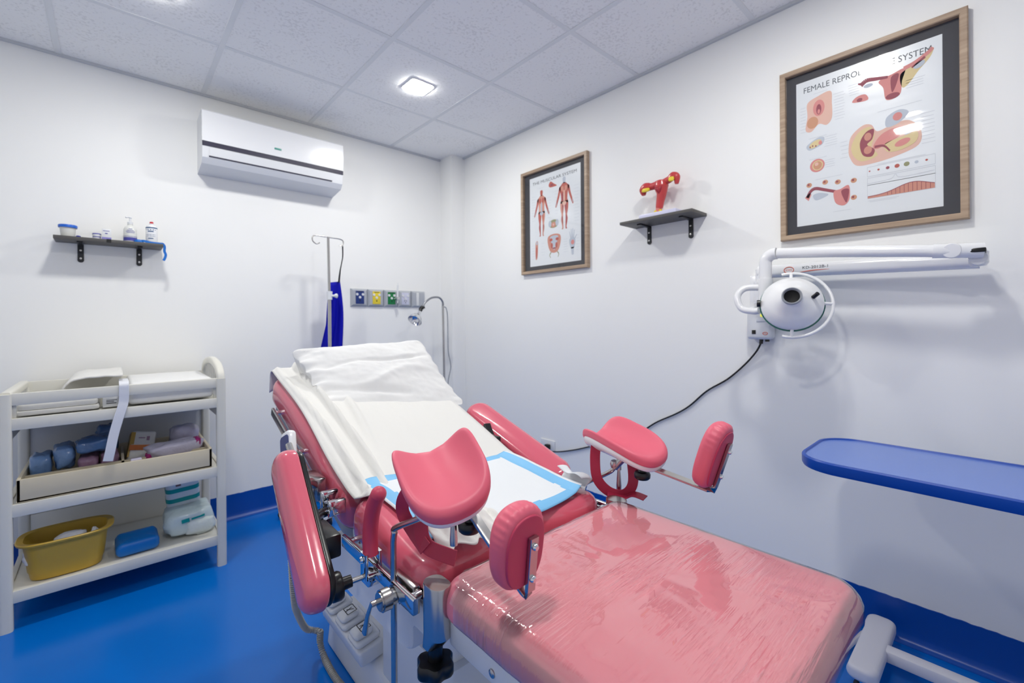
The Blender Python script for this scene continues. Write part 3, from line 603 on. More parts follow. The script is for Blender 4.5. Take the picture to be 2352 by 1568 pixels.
# ---------------------------------------------------------------- wall-mounted surgical lamp
t = thing('surgical_lamp', (WX, .72, 1.35), 'white wall-mounted surgical lamp with folded arms on the right wall', 'surgical lamp')
b = BM(); box(b, (WX-.03, .70, 1.25), (WX, .79, 1.42), .008); cyl(b, (2.15, .722, 1.29), (2.15, .722, 1.385), .033); cyl(b, (2.15, .722, 1.385), (2.15, .722, 1.44), .026); cyl(b, (2.15, .722, 1.36), (WX, .722, 1.36), .02); obj('wall_mount', b, M_gloss, t)
b = BM()
sweep(b, [(2.15, .735, 1.428), (2.15, .66, 1.427), (2.15, .35, 1.418), (2.15, .055, 1.41)], rect(.052, .056, .022, 5), (0, 0, 1)); obj('rear_arm', b, M_gloss, t)
ra = t.children[-1]
ar = bpy.data.objects['rear_arm']
M_orange = mat('logo_orange', (222, 100, 72), .45)
lx = 2.15-.0265
def wallmat(y, z, x=lx): return Matrix(((0, 0, -1, x), (-1, 0, 0, y), (0, 1, 0, z), (0, 0, 0, 1)))
b = BM(); text(b, 'KD-2012B-1', wallmat(.515, 1.425), .016, width=.088); obj('model_number', b, M_ink, ar, smooth=False)
b = BM()
tube(b, [(lx, .61+.018*math.cos(2*PI*k/24), 1.425+.013*math.sin(2*PI*k/24)) for k in range(24)], .0014, 6, closed=True); text(b, 'KWS', wallmat(.61, 1.4215), .011, width=.022)
sweep(b, cr([(lx, .57, 1.413), (lx, .52, 1.417), (lx, .468, 1.417)], 5), rect(.003, .0008), (-1, 0, 0), scale=[.3, .6, .8, 1, 1.1, 1.1, 1, .8, .6, .4, .2]); obj('logo', b, M_orange, ar)
b = BM(); pa = [(2.035, .625, 1.489), (2.035, .45, 1.474), (2.035, .20, 1.447), (2.035, .155, 1.441)]
sweep(b, pa, rect(.040, .042, .019, 6), (0, 0, 1)); obj('front_arm', b, M_gloss, t)
b = BM(); sweep(b, [(2.035, .160, 1.4415), (2.04, .10, 1.436), (2.05, .045, 1.431)], rect(.046, .048, .021, 6), (0, 0, 1)); lathe(b, [(0, .030), (.022, .029), (.025, .025), (.025, -.025), (0, -.029)], frame((2.045, .115, 1.438), (-1, 0, -.1)), 24); jt = obj('arm_joint', b, M_gloss, t)
b = BM(); box(b, (2.022, .038, 1.424), (2.08, .085, 1.438), .003); obj('joint_slot', b, M_black, jt)
b = BM(); cyl(b, (2.06, .057, 1.410), (2.14, .058, 1.410), .022); lathe(b, [(0, -.03), (.018, -.028), (.024, -.018), (.024, .018), (.018, .024), (0, .026)], Matrix.Translation((2.10, .057, 1.415)), 24); obj('elbow', b, M_gloss, t)
b = BM(); tube(b, cr([(2.035, .628, 1.489), (2.035, .648, 1.486), (2.035, .668, 1.468), (2.035, .671, 1.44), (2.035, .671, 1.38)], 6), .024, 18); cyl(b, (2.035, .671, 1.388), (2.035, .671, 1.28), .0275); obj('drop_pipe', b, M_gloss, t)
HC = Vector((1.952, .552, 1.285)); hn = (Vector((0, 0, 1.217))-HC).normalized(); hn = Vector((-.90, -.27, .32)).normalized()
b = BM(); tube(b, cr([(2.035, .69, 1.352), (2.01, .745, 1.35), (1.985, .765, 1.315), (1.975, .745, 1.265), (1.972, .70, 1.252), (1.97, .675, 1.254)], 7), .0135, 14); obj('yoke', b, M_gloss, t)
Mh = frame(HC, hn)
b = BM(); lathe(b, [(0, .050), (.0265, .050), (.0275, .060), (.030, .060), (.036, .054), (.042, .045), (.075, .018), (.103, -.006), (.106, -.014), (.106, -.028), (.100, -.034), (0, -.034)], Mh, 48); hd = obj('lamp_head', b, M_gloss, t)
b = BM(); lathe(b, [(.034, .056), (.034, .064), (.031, .066), (.027, .062), (.025, .05)], Mh, 28); obj('focus_ring', b, M_grey, hd)
b = BM(); lathe(b, [(.0262, .0560), (.02, .0535), (0, .0525)], Mh, 24); obj('lens', b, mat('dark_lens', (10, 10, 14), .5, spec=.15), hd)
b = BM(); lathe(b, [(.1045, -.030), (.110, -.031), (.110, -.037), (.1, -.040), (0, -.040)], Mh, 48); obj('glass_rim', b, mat('green_glass', (28, 110, 96), .15), hd)
b = BM(); cyl(b, Mh @ Vector((-.106, .0, -.012)), Mh @ Vector((-.118, -.0, -.012)), .014); e_ = b
obj('joint', e_, M_black, hd)
b = BM(); kp = Mh @ Vector((.068, .006, .026)); kq = Mh @ Vector((.068+.014, .014, .044)); cyl(b, kp, kq, .0075); obj('knob', b, M_black, hd)
b = BM(); rp_ = [Mh @ Vector((.133*math.cos(a), .133*math.sin(a), -.034)) for a in [math.radians(-104+208*k/40) for k in range(41)]]; tube(b, rp_, .0062, 12)
for a in (-90, 0, 90): a = math.radians(a); cyl(b, Mh @ Vector((.10*math.cos(a), .10*math.sin(a), -.024)), Mh @ Vector((.133*math.cos(a), .133*math.sin(a), -.034)), .006)
obj('handle_ring', b, M_gloss, hd)
t = thing('lamp_control_box', (WX, .742, 1.13), 'white wall control box with a lit yellow button under the surgical lamp', 'control box')
b = BM(); box(b, (WX-.055, .69, 1.128), (WX, .795, 1.275), .014, seg=4); bx = obj('casing', b, M_white, t)
b = BM(); box(b, (WX-.059, .705, 1.208), (WX-.054, .752, 1.258), .002); bp = obj('button_plate', b, M_white, bx)
b = BM(); lathe(b, [(0, .003), (.006, .003), (.0075, 0)], frame((WX-.059, .728, 1.236), (-1, 0, 0)), 16); obj('button', b, mat('lit_button', (240, 236, 60), .4, emit=((.9, .85, .1), .5)), bp)
b = BM(); box(b, (WX-.058, .755, 1.152), (WX-.054, .771, 1.170), .001); obj('switch', b, M_black, bx)
b = BM(); tube(b, [(WX-.0555, .716+.010*math.cos(2*PI*k/20), 1.155+.006*math.sin(2*PI*k/20)) for k in range(20)], .0012, 6, closed=True); text(b, 'KWS', wallmat(.716, 1.1525, WX-.0556), .006, width=.013); obj('logo', b, M_orange, bx)
b = BM(); cyl(b, (WX-.03, .74, 1.13), (WX-.03, .742, 1.108), .008); cyl(b, (WX-.03, .716, 1.13), (WX-.03, .716, 1.118), .009); obj('cable_gland', b, M_black, bx)
b = BM(); tube(b, cr([(WX-.03, .742, 1.112), (WX-.022, .765, 1.07), (WX-.012, .82, 1.005), (WX-.008, .9, .93), (WX-.008, 1.0, .862), (WX-.008, 1.09, .776), (WX-.008, 1.167, .722), (WX-.008, 1.286, .655), (WX-.008, 1.40, .567), (WX-.008, 1.491, .500), (WX-.008, 1.60, .478), (WX-.008, 1.68, .455), (WX-.008, 1.85, .39), (WX-.012, 2.0, .345), (WX-.03, 2.06, .345), (WX-.035, 2.085, .36)], 6), .0042, 8)
obj('power_cable', b, M_black, t)

t = thing('wall_outlet', (WX, 2.10, .32), 'white wall socket low on the right wall behind the far armrest', 'wall socket')
b = BM(); box(b, (WX-.008, 2.035, .325), (WX, 2.165, .405), .003); op = obj('socket_plate', b, M_white, t)
b = BM(); box(b, (WX-.038, 2.07, .345), (WX-.008, 2.105, .38), .006); obj('plug', b, M_black, t)
# ---------------------------------------------------------------- examination chair
BX = .78
bed = thing('examination_chair', (BX, 1.0, 0), 'pink gynecological examination chair with leg holders and white base in the middle', 'examination chair')
SL = math.atan(.36); CS, SN = math.cos(SL), math.sin(SL)
def smooth(t): t = max(0, min(1, t)); return t*t*(3-2*t)
def BK(u, v, w): return Vector((BX+u, 1.17+v*CS-w*SN, .735+v*SN+w*CS))
def seat_rise(y): return .038*smooth((y-.84)/.32)
SEATB = .625
# cushions
b = BM(); o = dense(rrect(.61, .405, .05, 6), .03); o = [(p[0], p[1]+1.003) for p in o]
o = [(u, v+(.035*math.cos(min(1, abs(u)/.17)*PI/2)**2 if v < .9 else 0)) for u, v in o]
def seatf(u, v, w): return (BX+u, v, SEATB+w*(1+seat_rise(v)/.085*.9)+.006*w/.085*nz(u*9, v*9))
pad(b, o, .082, .04, .006, seatf, rb=.025); obj('seat_cushion', b, M_vgloss, bed, ang=60)
b = BM(); o = [(p[0], p[1]+.43) for p in dense(rrect(.625, .84, .06, 6), .04)]
def backf(u, v, w):
    return BK(u*.965-.008, v+.004*nz(u*6, v*5, 3), w-.125+.008*math.sin(v/.84*PI)*(w > .05)+.003*nz(u*14, v*10, 1))
pad(b, o, .125, .055, .004, backf, rb=.035, seg=6); obj('backrest_cushion', b, M_vgloss, bed, ang=60)
b = BM(); pad(b, [(p[0], p[1]+.43) for p in rrect(.585, .80, .04)], .03, .006, 0, lambda u, v, w: BK(u, v, w-.155), seg=2, inner=3); obj('back_plate', b, M_grey, bed)
LZ = .635
b = BM(); o = [(p[0], p[1]+.472) for p in dense(rrect(.61, .585, .055, 8), .03)]
pad(b, o, .073, .038, .006, lambda u, v, w: (BX+u, v, LZ+w), rb=.02, inner=7, seg=6); lc = obj('leg_cushion', b, M_vleg, bed, ang=60)
# clear wrap over the leg cushion
M_film = bpy.data.materials.new('clear_film'); M_film.use_nodes = True; nt = M_film.node_tree; nt.nodes.remove(nt.nodes['Principled BSDF'])
tr = nt.nodes.new('ShaderNodeBsdfTransparent'); tr.inputs[0].default_value = (.99, .97, .97, 1)
gl = nt.nodes.new('ShaderNodeBsdfGlossy'); gl.inputs['Roughness'].default_value = .035
lw = nt.nodes.new('ShaderNodeFresnel'); lw.inputs['IOR'].default_value = 1.5
tc = nt.nodes.new('ShaderNodeTexCoord'); mp = nt.nodes.new('ShaderNodeMapping'); mp.inputs['Rotation'].default_value = (0, 0, math.radians(-24)); mp.inputs['Scale'].default_value = (5, 85, 5)
ns = nt.nodes.new('ShaderNodeTexNoise'); ns.inputs['Scale'].default_value = 1; ns.inputs['Detail'].default_value = 3; ns.inputs['Roughness'].default_value = .55
n3 = nt.nodes.new('ShaderNodeTexNoise'); n3.inputs['Scale'].default_value = 5; n3.inputs['Detail'].default_value = 1
r3 = nt.nodes.new('ShaderNodeValToRGB'); r3.color_ramp.elements[0].position = .47; r3.color_ramp.elements[0].color = (.03, .03, .03, 1); r3.color_ramp.elements[1].position = .72
r4 = nt.nodes.new('ShaderNodeValToRGB'); r4.color_ramp.elements[0].position = .42; r4.color_ramp.elements[1].position = .75
ml = nt.nodes.new('ShaderNodeMath'); ml.operation = 'MULTIPLY'
bp = nt.nodes.new('ShaderNodeBump'); bp.inputs['Strength'].default_value = .6; bp.inputs['Distance'].default_value = .004
mx = nt.nodes.new('ShaderNodeMixShader')
L = nt.links.new
L(tc.outputs['Object'], mp.inputs[0]); L(mp.outputs[0], ns.inputs['Vector']); L(tc.outputs['Object'], n3.inputs['Vector']); L(n3.outputs['Fac'], r3.inputs[0]); L(ns.outputs['Fac'], r4.inputs[0])
L(r4.outputs[0], ml.inputs[0]); L(r3.outputs[0], ml.inputs[1]); L(ml.outputs[0], bp.inputs['Height']); L(bp.outputs[0], gl.inputs['Normal']); L(bp.outputs[0], lw.inputs['Normal'])
df = nt.nodes.new('ShaderNodeBsdfDiffuse'); df.inputs[0].default_value = (.95, .93, .93, 1); hz = nt.nodes.new('ShaderNodeMixShader'); hz.inputs[0].default_value = .13  # white diffuse share stands in for part of the film's reflections
L(tr.outputs[0], hz.inputs[1]); L(df.outputs[0], hz.inputs[2])
mf = nt.nodes.new('ShaderNodeMath'); mf.operation = 'MULTIPLY'; mf.use_clamp = True; mf.inputs[1].default_value = 2.1   # several layers of film
L(lw.outputs[0], mf.inputs[0]); L(mf.outputs[0], mx.inputs[0]); L(hz.outputs[0], mx.inputs[1]); L(gl.outputs[0], mx.inputs[2]); L(mx.outputs[0], nt.nodes['Material Output'].inputs[0])
b = BM(); E = .003; o = [(p[0], p[1]+.472) for p in dense(rrect(.61+2*E, .585+2*E, .058, 8), .012)]
pad(b, o, .073-.012+E, .038+E*.5, .006, lambda u, v, w: (BX+u, v, LZ+.012+w+.0012*nz(u*30, v*30)), rb=.004, inner=14, seg=6, fill_bottom=False)
kill = [f for f in b.faces if (lambda c: (c.x-(BX-.305))*.75+(.765-c.y) < .062 or c.y > .755)(f.calc_center_median())]
bmesh.ops.delete(b, geom=kill, context='FACES')
wrap = obj('plastic_wrap', b, M_film, lc, ang=80, label='clear crinkled plastic film')
# leg frame
b = BM(); box(b, (.488, .205, .583), (1.072, .735, LZ+.004), .006); lf = obj('leg_frame', b, M_white, bed)
for y in (.35, .60):
    b = BM(); lathe(b, [(0, .004), (.004, .0038), (.0075, .002), (.008, 0)], frame((.488, y, .605), (-1, 0, 0)), 16); lathe(b, [(0, .0045), (.003, .0045), (.003, .003)], frame((.488, y, .605), (-1, 0, 0)), 6); obj('screw', b, M_steel, lf)
# body under the seat: tray, side shroud, column, plinth
b = BM(); pad(b, [(p[0], p[1]+1.03) for p in rrect(.545, .50, .05)], .10, .01, 0, lambda u, v, w: (BX+u, v, .535+w), rb=.03, seg=4, inner=3, taper=-.004); obj('seat_pan', b, M_white, bed)
sh = [(.80, .60), (.80, .545), (.885, .54), (.893, .50), (.905, .474), (.96, .462), (1.15, .452), (1.29, .450), (1.40, .458), (1.47, .472), (1.505, .492), (1.50, .515), (1.47, .53), (1.40, .54), (1.32, .585), (1.25, .60)]
b = BM(); sd = cr([(0, y, z) for y, z in sh], 3, True)
loft(b, [[(x, BX*0+p.y if True else 0, p.z) for p in [q+(Vector((0, 1.15, .52))-q)*k for q in sd]] for x, k in ((.497, .04), (.50, .01), (.508, 0), (1.052, 0), (1.06, .01), (1.063, .04))]); obj('side_shroud', b, M_white, bed, ang=30)
b = BM()
for a, z0, z1 in ((.16, .10, .33), (.14, .3, .5)): pad(b, [(p[0], p[1]+1.13) for p in rrect(a*2, a*2.4, .03)], z1-z0, .005, 0, lambda u, v, w: (BX+u, v, z0+w), seg=2, inner=3)
obj('lift_column', b, M_white, bed)
b = BM()
def plinthf(u, v, w): return (BX+.012+u, v, w)
o = [(p[0], p[1]+1.10) for p in dense(rrect(.385, 1.34, .06, 6), .05)]
pad(b, o, .135, .035, .01, plinthf, rb=.01, seg=6, taper=.01); pl = obj('base_plinth', b, M_white, bed, ang=60)
b = BM(); lathe(b, [(.17, .0), (.165, .016), (.13, .028), (0, .03)], Matrix.Translation((.86, .98, .138)), 40); obj('base_cover', b, M_white, bed)
b = BM(); tube(b, cr([(.80, 1.06, .165), (.815, 1.03, .18), (.83, .98, .17), (.84, .90, .16)], 5), .014, 12); obj('drain_pipe', b, M_grey, bed)
b = BM(); o = [(p[0], p[1]+.80) for p in dense(rrect(.40, .17, .05, 6), .04)]; pad(b, o, .10, .004, 0, lambda u, v, w: (BX+.02+u, v, .465+w), rb=.045, seg=5); obj('waste_basin', b, M_steel, bed)
# pedal block
b = BM(); Mp = Matrix.Translation((.617, 1.53, .135)) @ Matrix.Rotation(math.radians(-10), 4, 'Y')
pad(b, [(p[0], p[1]) for p in rrect(.085, .35, .012)], .05, .008, 0, lambda u, v, w: Mp @ Vector((u, v, w)), seg=3, inner=3); pb = obj('pedal_block', b, M_white, bed)
for k in range(3):
    y = .108-.112*k; b = BM()
    pad(b, [(p[0]+.002, p[1]+y) for p in rrect(.085, .088, .018)], .02, .012, 0, lambda u, v, w: Mp @ Vector((u, v, w+.048)), seg=3, inner=3); pad(b, [(p[0]-.004, p[1]+y) for p in rrect(.062, .062, .014)], .018, .01, .002, lambda u, v, w: Mp @ Vector((u, v, w+.067)), seg=3, inner=3)
    pd = obj('foot_pedal', b, M_white, pb)
    b = BM()
    def PP(u, v): return Mp @ Vector((u+.006, v+y, .0880))
    for a, c in (((-.016, -.02), (.016, -.02)), ((.016, -.02), (.016, .02)), ((.016, .02), (-.016, .02)), ((-.016, .02), (-.016, -.02)), ((-.016, -.004*(k-1)), (.008, .006)), ((-.01, .008), (.010, -.008*(2-k)))): sweep(b, [PP(*a), PP(*c)], rect(.0022, .0008), Mp.to_3x3() @ Vector((0, 0, 1)))
    obj('pedal_symbol', b, M_dark, pd)
# coil cord
b = BM(); P = cr([(.405, 1.47, .80), (.375, 1.37, .68), (.38, 1.375, .53), (.41, 1.46, .37), (.455, 1.585, .245), (.505, 1.67, .132), (.535, 1.68, .105), (.552, 1.657, .105)], 9); tube(b, P, .0075, 10)
rr = cr(P, 4); acc = 0; last = rr[0]; Q = [rr[0]]
for p in rr[1:]:
    acc += (p-last).length; last = p
    if acc > .007: Q.append(p); acc = 0
for k in range(1, len(Q)-1): tube(b, [Q[k]+(.0090)*(frame(Q[k], Q[k+1]-Q[k-1]).to_3x3() @ Vector((math.cos(a), math.sin(a), 0))) for a in [2*PI*i/8 for i in range(8)]], .0022, 4, closed=True)
P2 = cr([(.552, 1.657, .108), (.553, 1.665, .06), (.556, 1.63, .022), (.556, 1.55, .012), (.560, 1.47, .012), (.575, 1.40, .012)], 10); tube(b, P2, .0085, 10)
rr = cr(P2, 4); acc = 0; last = rr[0]; Q = [rr[0]]
for p in rr[1:]:
    acc += (p-last).length; last = p
    if acc > .007: Q.append(p); acc = 0
for k in range(1, len(Q)-1): tube(b, [Q[k]+(.0100)*(frame(Q[k], Q[k+1]-Q[k-1]).to_3x3() @ Vector((math.cos(a), math.sin(a), 0))) for a in [2*PI*i/8 for i in range(8)]], .0022, 4, closed=True)
obj('coil_cord', b, M_pvc, bed)
# ---- rails
def railset(x, s):
    b = BM(); a, c = Vector((x, 1.848, .884)), Vector((x, 1.285, .697))
    sweep(b, [a, c], rect(.030, .010, .002), (-s, 0, 0)); 
    b2 = b; r = obj('back_rail', b2, M_steel, bed)
    for t in (.02, .5, .98):
        b = BM(); p = a.lerp(c, t); cyl(b, p, p+Vector((s*.05, 0, -.005)), .008); lathe(b, [(0, .006), (.011, .005), (.012, 0)], frame(p+Vector((s*.025, 0, 0)), (s, 0, 0)), 16); obj('standoff', b, M_chrome, r)
    b = BM(); sweep(b, [(x, 1.16, .648), (x, .79, .648)], rect(.032, .011, .004), (-s, 0, 0)); r = obj('seat_rail', b, M_chrome, bed)
    for y in (1.135, .82):
        b = BM(); cyl(b, (x, y, .65), (x+s*.06, y, .652), .0085); lathe(b, [(0, .008), (.012, .006), (.013, 0)], frame((x+s*.03, y, .651), (s, 0, 0)), 16); obj('standoff', b, M_chrome, r)
railset(.447, 1); railset(1.113, -1)
# ---- arm rests
def arm(A, B, nrm, wd, tk, name='arm_rest_pad'):
    A, B, nrm = Vector(A), Vector(B), Vector(nrm).normalized(); v = (B-A).normalized(); u = v.cross(nrm).normalized(); n = u.cross(v); Lh = (B-A).length; c = (A+B)/2
    o = dense(rrect(wd, Lh, wd*.49, 10), .03); b = BM()
    pad(b, o, tk, tk*.62, .003, lambda a, e, w: c+u*a+v*e+n*(w-tk*.5), rb=.008, seg=6); p = obj(name, b, M_vgloss, bed, ang=60)
    b = BM(); pad(b, rrect(wd*.93, Lh*.97, wd*.45, 10), .012, .002, 0, lambda a, e, w: c+u*a+v*e+n*(w-tk*.5-.012), seg=2, inner=3); obj('pad_backing', b, M_black, p)
    return c, u, v, n
c, u, v, n = arm((.330, 1.285, .868), (.314, .968, .611), (-.99, -.06, .09), .100, .048)
b = BM(); sweep(b, [(.362, 1.22, .80), (.40, 1.30, .775), (.44, 1.36, .735)], rect(.03, .02, .004)); box(b, (.425, 1.33, .70), (.462, 1.43, .765), .004); cyl(b, (.372, 1.31, .83), (.372, 1.37, .87), .009); obj('arm_bracket', b, M_steel, bed)
b = BM(); cyl(b, (.35, 1.13, .735), (.43, 1.25, .70), .012); lathe(b, [(0, .02), (.024, .018), (.026, 0), (.02, -.01), (0, -.012)], frame((.415, 1.235, .69), (-.6, -.6, .2)), 20); box(b, (.36, 1.05, .665), (.40, 1.16, .72), .006); obj('arm_joint', b, M_black, bed)
b = BM(); box(b, (.425, 1.255, .70), (.47, 1.275, .75), .004); box(b, (.425, 1.20, .70), (.47, 1.22, .74), .004); cyl(b, (.415, 1.21, .705), (.47, 1.24, .70), .012); obj('rail_clamp', b, M_chrome, bed)
arm((1.205, 1.615, .832), (1.205, 1.055, .652), (-.34, -.27, .90), .118, .05)
b = BM(); sweep(b, [(1.16, 1.45, .785), (1.14, 1.40, .75), (1.12, 1.36, .73)], rect(.03, .02, .004)); box(b, (1.10, 1.33, .70), (1.135, 1.43, .765), .004); obj('arm_bracket', b, M_black, bed)
# hand controller hooked on the rail
b = BM(); Mc = frame((.408, 1.50, .83), (-.95, -.2, .25), (.0, .5, .85))
pad(b, rrect(.055, .10, .018), .026, .009, .002, lambda a, e, w: Mc @ Vector((a, e, w-.013)), seg=4, inner=4); hc = obj('hand_control', b, M_gloss, bed)
b = BM(); pad(b, rrect(.044, .080, .012), .003, .001, 0, lambda a, e, w: Mc @ Vector((a, e-.005, w+.0125)), seg=1, inner=2); obj('keypad', b, mat('keypad_blue', (66, 72, 120), .4), hc)
# hand grip with clamp
b = BM(); gp = cr([(.44, .982, .682), (.44, .984, .72), (.44, .977, .765), (.44, .960, .805), (.44, .935, .838)], 6); sc = [1.0]*3+[1.0]*(len(gp)-6)+[.96, .8, .45]
tube(b, gp[:-1], .0175, 18); lathe(b, [(.0175, 0), (.016, .006), (.011, .012), (0, .015)], frame(gp[-2], gp[-1]-gp[-3]), 18); obj('hand_grip', b, mat('pink_rubber_grip', (196, 62, 92), .45), bed)
b = BM(); sweep(b, [(.425, .982, .625), (.425, .982, .69)], rect(.030, .008, .003), (1, 0, 0)); sweep(b, [(.457, .982, .625), (.457, .982, .69)], rect(.030, .008, .003), (1, 0, 0)); box(b, (.424, .962, .618), (.462, 1.002, .645), .004); lathe(b, [(0, .006), (.006, .005), (.008, 0)], frame((.42, .985, .675), (-1, 0, 0)), 14); gb = obj('grip_bracket', b, M_chrome, bed)
b = BM(); cyl(b, (.43, .985, .635), (.388, .993, .632), .006); obj('knob_screw', b, M_steel, gb)
b = BM(); lathe(b, [(0, -.014), (.013, -.014), (.014, .006), (.028, .008), (.031, .014), (.030, .030), (.026, .034), (0, .034)], frame((.385, .995, .632), (-1, .1, -.05)), 26); obj('clamp_knob', b, M_black, gb)
# leg-section hinge bracket and star knob
def hinge(x, s):
    b = BM(); x += s*.006; o = rrect(.044, .062, .020, 6)
    loft(b, [[(x+p[0]*k, .757+p[1]*k, z) for p in o] for z, k in ((.600, 1), (.697, 1), (.70, .96))]); loft(b, [[(x+p[0], .757+p[1]*k+d, z) for p in o] for z, k, d in ((.600, 1, 0), (.572, .55, .012))]); h = obj('hinge_bracket', b, M_steel, bed, ang=30)
    b = BM(); cyl(b, (x, .765, .58), (x, .765, .540), .015); R = []
    for z, k in ((.546, .6), (.545, .9), (.540, 1), (.524, 1), (.519, .93), (.518, .5)): R.append([(x+.036*k*(1+.09*math.cos(6*a))*math.cos(a), .765+.036*k*(1+.09*math.cos(6*a))*math.sin(a), z) for a in [2*PI*i/48 for i in range(48)]])
    loft(b, R); obj('star_knob', b, M_black, h)
hinge(.470, 1); hinge(1.09, -1)
# ---- leg holders
def holder(C, a, nn, Ln, kp, rod_pts, side, foot, strap):
    b = BM(); tube(b, cr(rod_pts[:2], 2)[:-1]+cr(rod_pts[1:], 7), .0068, 14); pole = obj('leg_holder_pole', b, M_steel, bed)
    a = Vector(a).normalized(); u = a.cross(Vector(nn)).normalized(); u = -u if u.x < 0 else u; n = u.cross(-a)
    n = -n if n.z < 0 else n; C = Vector(C); Wd = .187
    o = []
    for k in range(64):      # far end squarer, near end rounder
        t = 2*PI*k/64; e = 2/(4.2 if math.sin(t) > 0 else 2.7); cx, cy = math.cos(t), math.sin(t)
        o.append((Wd/2*math.copysign(abs(cx)**e, cx)*(1.0 if cy > 0 else 1), Ln/2*math.copysign(abs(cy)**e, cy)))
    def sad(p, q):
        t = q/(Ln/2); k = .044+.022*t
        return k*min(1.25, abs(p)/(Wd/2))**1.9-.012*max(0, t)**3*0
    def F(p, q, w):
        # q>0 = far end
        s = sad(p, q); return C+u*(p*(1-.10*abs(p)/(Wd/2)))-a*q+n*(w+s)
    b = BM(); pad(b, o, .030, .018, 0, lambda p, q, w: F(p, q, w-.030), rb=.006, inner=9, seg=6); cu = obj('calf_cushion', b, M_vinyl, pole, ang=70)
    b = BM(); pad(b, offset(o, .004), .016, .002, 0, lambda p, q, w: F(p, q, w-.045), rb=.010, inner=6, seg=4); obj('calf_shell', b, M_gloss, pole, ang=70)
    j = Vector(rod_pts[-1]); top = C-n*.04
    b = BM(); cyl(b, j-n*.01, top, .011); lathe(b, [(0, -.015), (.010, -.011), (.013, 0), (.010, .011), (0, .015)], frame(j, n), 18); hj = j+u*.022-Vector((0, 0, .012)); cyl(b, j, hj, .007); cyl(b, hj+Vector((0, 0, .016)), hj-Vector((0, 0, .012)), .008); lathe(b, [(0, -.062), (.0075, -.061), (.0078, -.05), (.005, -.008), (.0045, 0), (0, 0)], frame(hj-Vector((0, 0, .010)), (0, 0, 1)), 14); obj('ball_joint', b, M_steel, pole)
    kp = Vector(kp)
    b = BM(); cyl(b, kp, kp-Vector((0, 0, .035)), .009); obj('bar_sleeve', b, M_steel, pole)
    b = BM(); lathe(b, [(0, 0), (.011, 0), (.012, -.010), (.020, -.012), (.023, -.018), (.022, -.028), (.018, -.032), (0, -.032)], Matrix.Translation(kp-Vector((0, 0, .014))), 24); obj('clamp_knob', b, M_black, pole)
    # foot bar and pad
    f0 = kp-Vector((0, 0, .004)); f1, f2 = Vector(foot[0]), Vector(foot[1])
    b = BM(); pts = [f0-(f1-f0)*.25, f0, f1+(f0-f1).normalized()*.014, f1+(f0-f1).normalized()*.004+(f2-f1).normalized()*.003, f1+(f2-f1).normalized()*.014, f2]
    sweep(b, pts, rect(.019, .0075, .001, 1), (0, -.6, .6) if False else (f2-f1).normalized()*.0+Vector((0, -.7, .7))*0+Vector((0, 1, 0)).cross(Vector((1, 0, 0)))*0+Vector((0, -1, .55))); fb = obj('foot_bar', b, M_steel, pole)
    nv = Vector(foot[2]).normalized(); up = (f2-f1).normalized(); ax = up.cross(nv).normalized(); nv = ax.cross(up); pc = f1+up*foot[3]+nv*.008-ax*.010*(1 if ax.x > 0 else -1); W2, H2 = foot[4]
    o = []
    for k in range(56):
        t = 2*PI*k/56; cx, cy = math.cos(t), math.sin(t); e = 2/(2.3 if cy > 0 else 2.9); wv = 1+.12*cy
        o.append((W2/2*wv*math.copysign(abs(cx)**e, cx), H2/2*math.copysign(abs(cy)**e, cy)))
    def FF(p, q, w): return pc+ax*p+up*q+nv*w
    def FC(p, q, w):
        t = math.atan2(q, p); k = 0.0016*math.sin(t*34)*max(0, math.sin(t))*(1 if .004 < w < .030 else 0); return FF(p*(1+k*8), q*(1+k*8), w)
    b = BM(); oo = []
    for i in range(len(o)):
        for q_ in range(3):
            A_, B_ = o[i], o[(i+1) % len(o)]; oo.append((A_[0]+(B_[0]-A_[0])*q_/3, A_[1]+(B_[1]-A_[1])*q_/3))
    pad(b, oo, .044, .020, .004, FC, rb=.014, inner=6, seg=5); fp = obj('foot_pad', b, M_vinyl, pole, ang=70)
    b = BM(); pad(b, [(p*.84, q*.86-.003) for p, q in o], .006, .002, 0, lambda p, q, w: FF(p, q, -w+.003), rb=.001, inner=5, seg=3); obj('foot_pad_back', b, mat('pink_vinyl_board', (196, 58, 92), .45) if 'pink_vinyl_board' not in MATS else MATS['pink_vinyl_board'], pole)
    for t in (.34, .86): p = f1+(f2-f1)*t; b = BM(); lathe(b, [(0, .0065), (.004, .006), (.0062, .003), (.0062, 0)], frame(p-nv*.0035, -nv), 14); obj('bolt', b, M_chrome, pole)
    for s_ in strap: b = BM(); sweep(b, cr(s_[0], 6), rect(.030, .003, .001, 1), s_[1]); obj('strap', b, M_vdark, pole)
    # clamp on the seat rail
    y = rod_pts[1][1]; x = rod_pts[1][0]
    b = BM(); cyl(b, (x-side*.012, y, .628), (x-side*.030, y, .628), .0225, 28); cyl(b, (x-side*.030, y, .628), (x-side*.034, y, .628), .019, 28); cyl(b, (x+side*.012, y, .628), (x+side*.03, y-.01, .628), .021, 28); cyl(b, (x-side*.013, y, .628), (x+side*.013, y, .628), .017, 24); box(b, (x+side*.012, y-.06, .605), (x+side*.03, y+.03, .665), .003)
    cl = obj('pole_clamp', b, M_steel, pole)
    b = BM(); q0 = Vector((x-side*.036, y+.004, .627)); cyl(b, q0+Vector((side*.004, 0, 0)), q0-Vector((side*.014, 0, 0)), .006); sweep(b, [q0+Vector((-side*.012, 0, .004)), q0+Vector((-side*.016, .012, -.028)), q0+Vector((-side*.018, .022, -.068))], rect(.010, .007, .003), (-1, 0, 0), scale=[.8, 1, 1.45]); obj('clamp_lever', b, M_steel, pole)
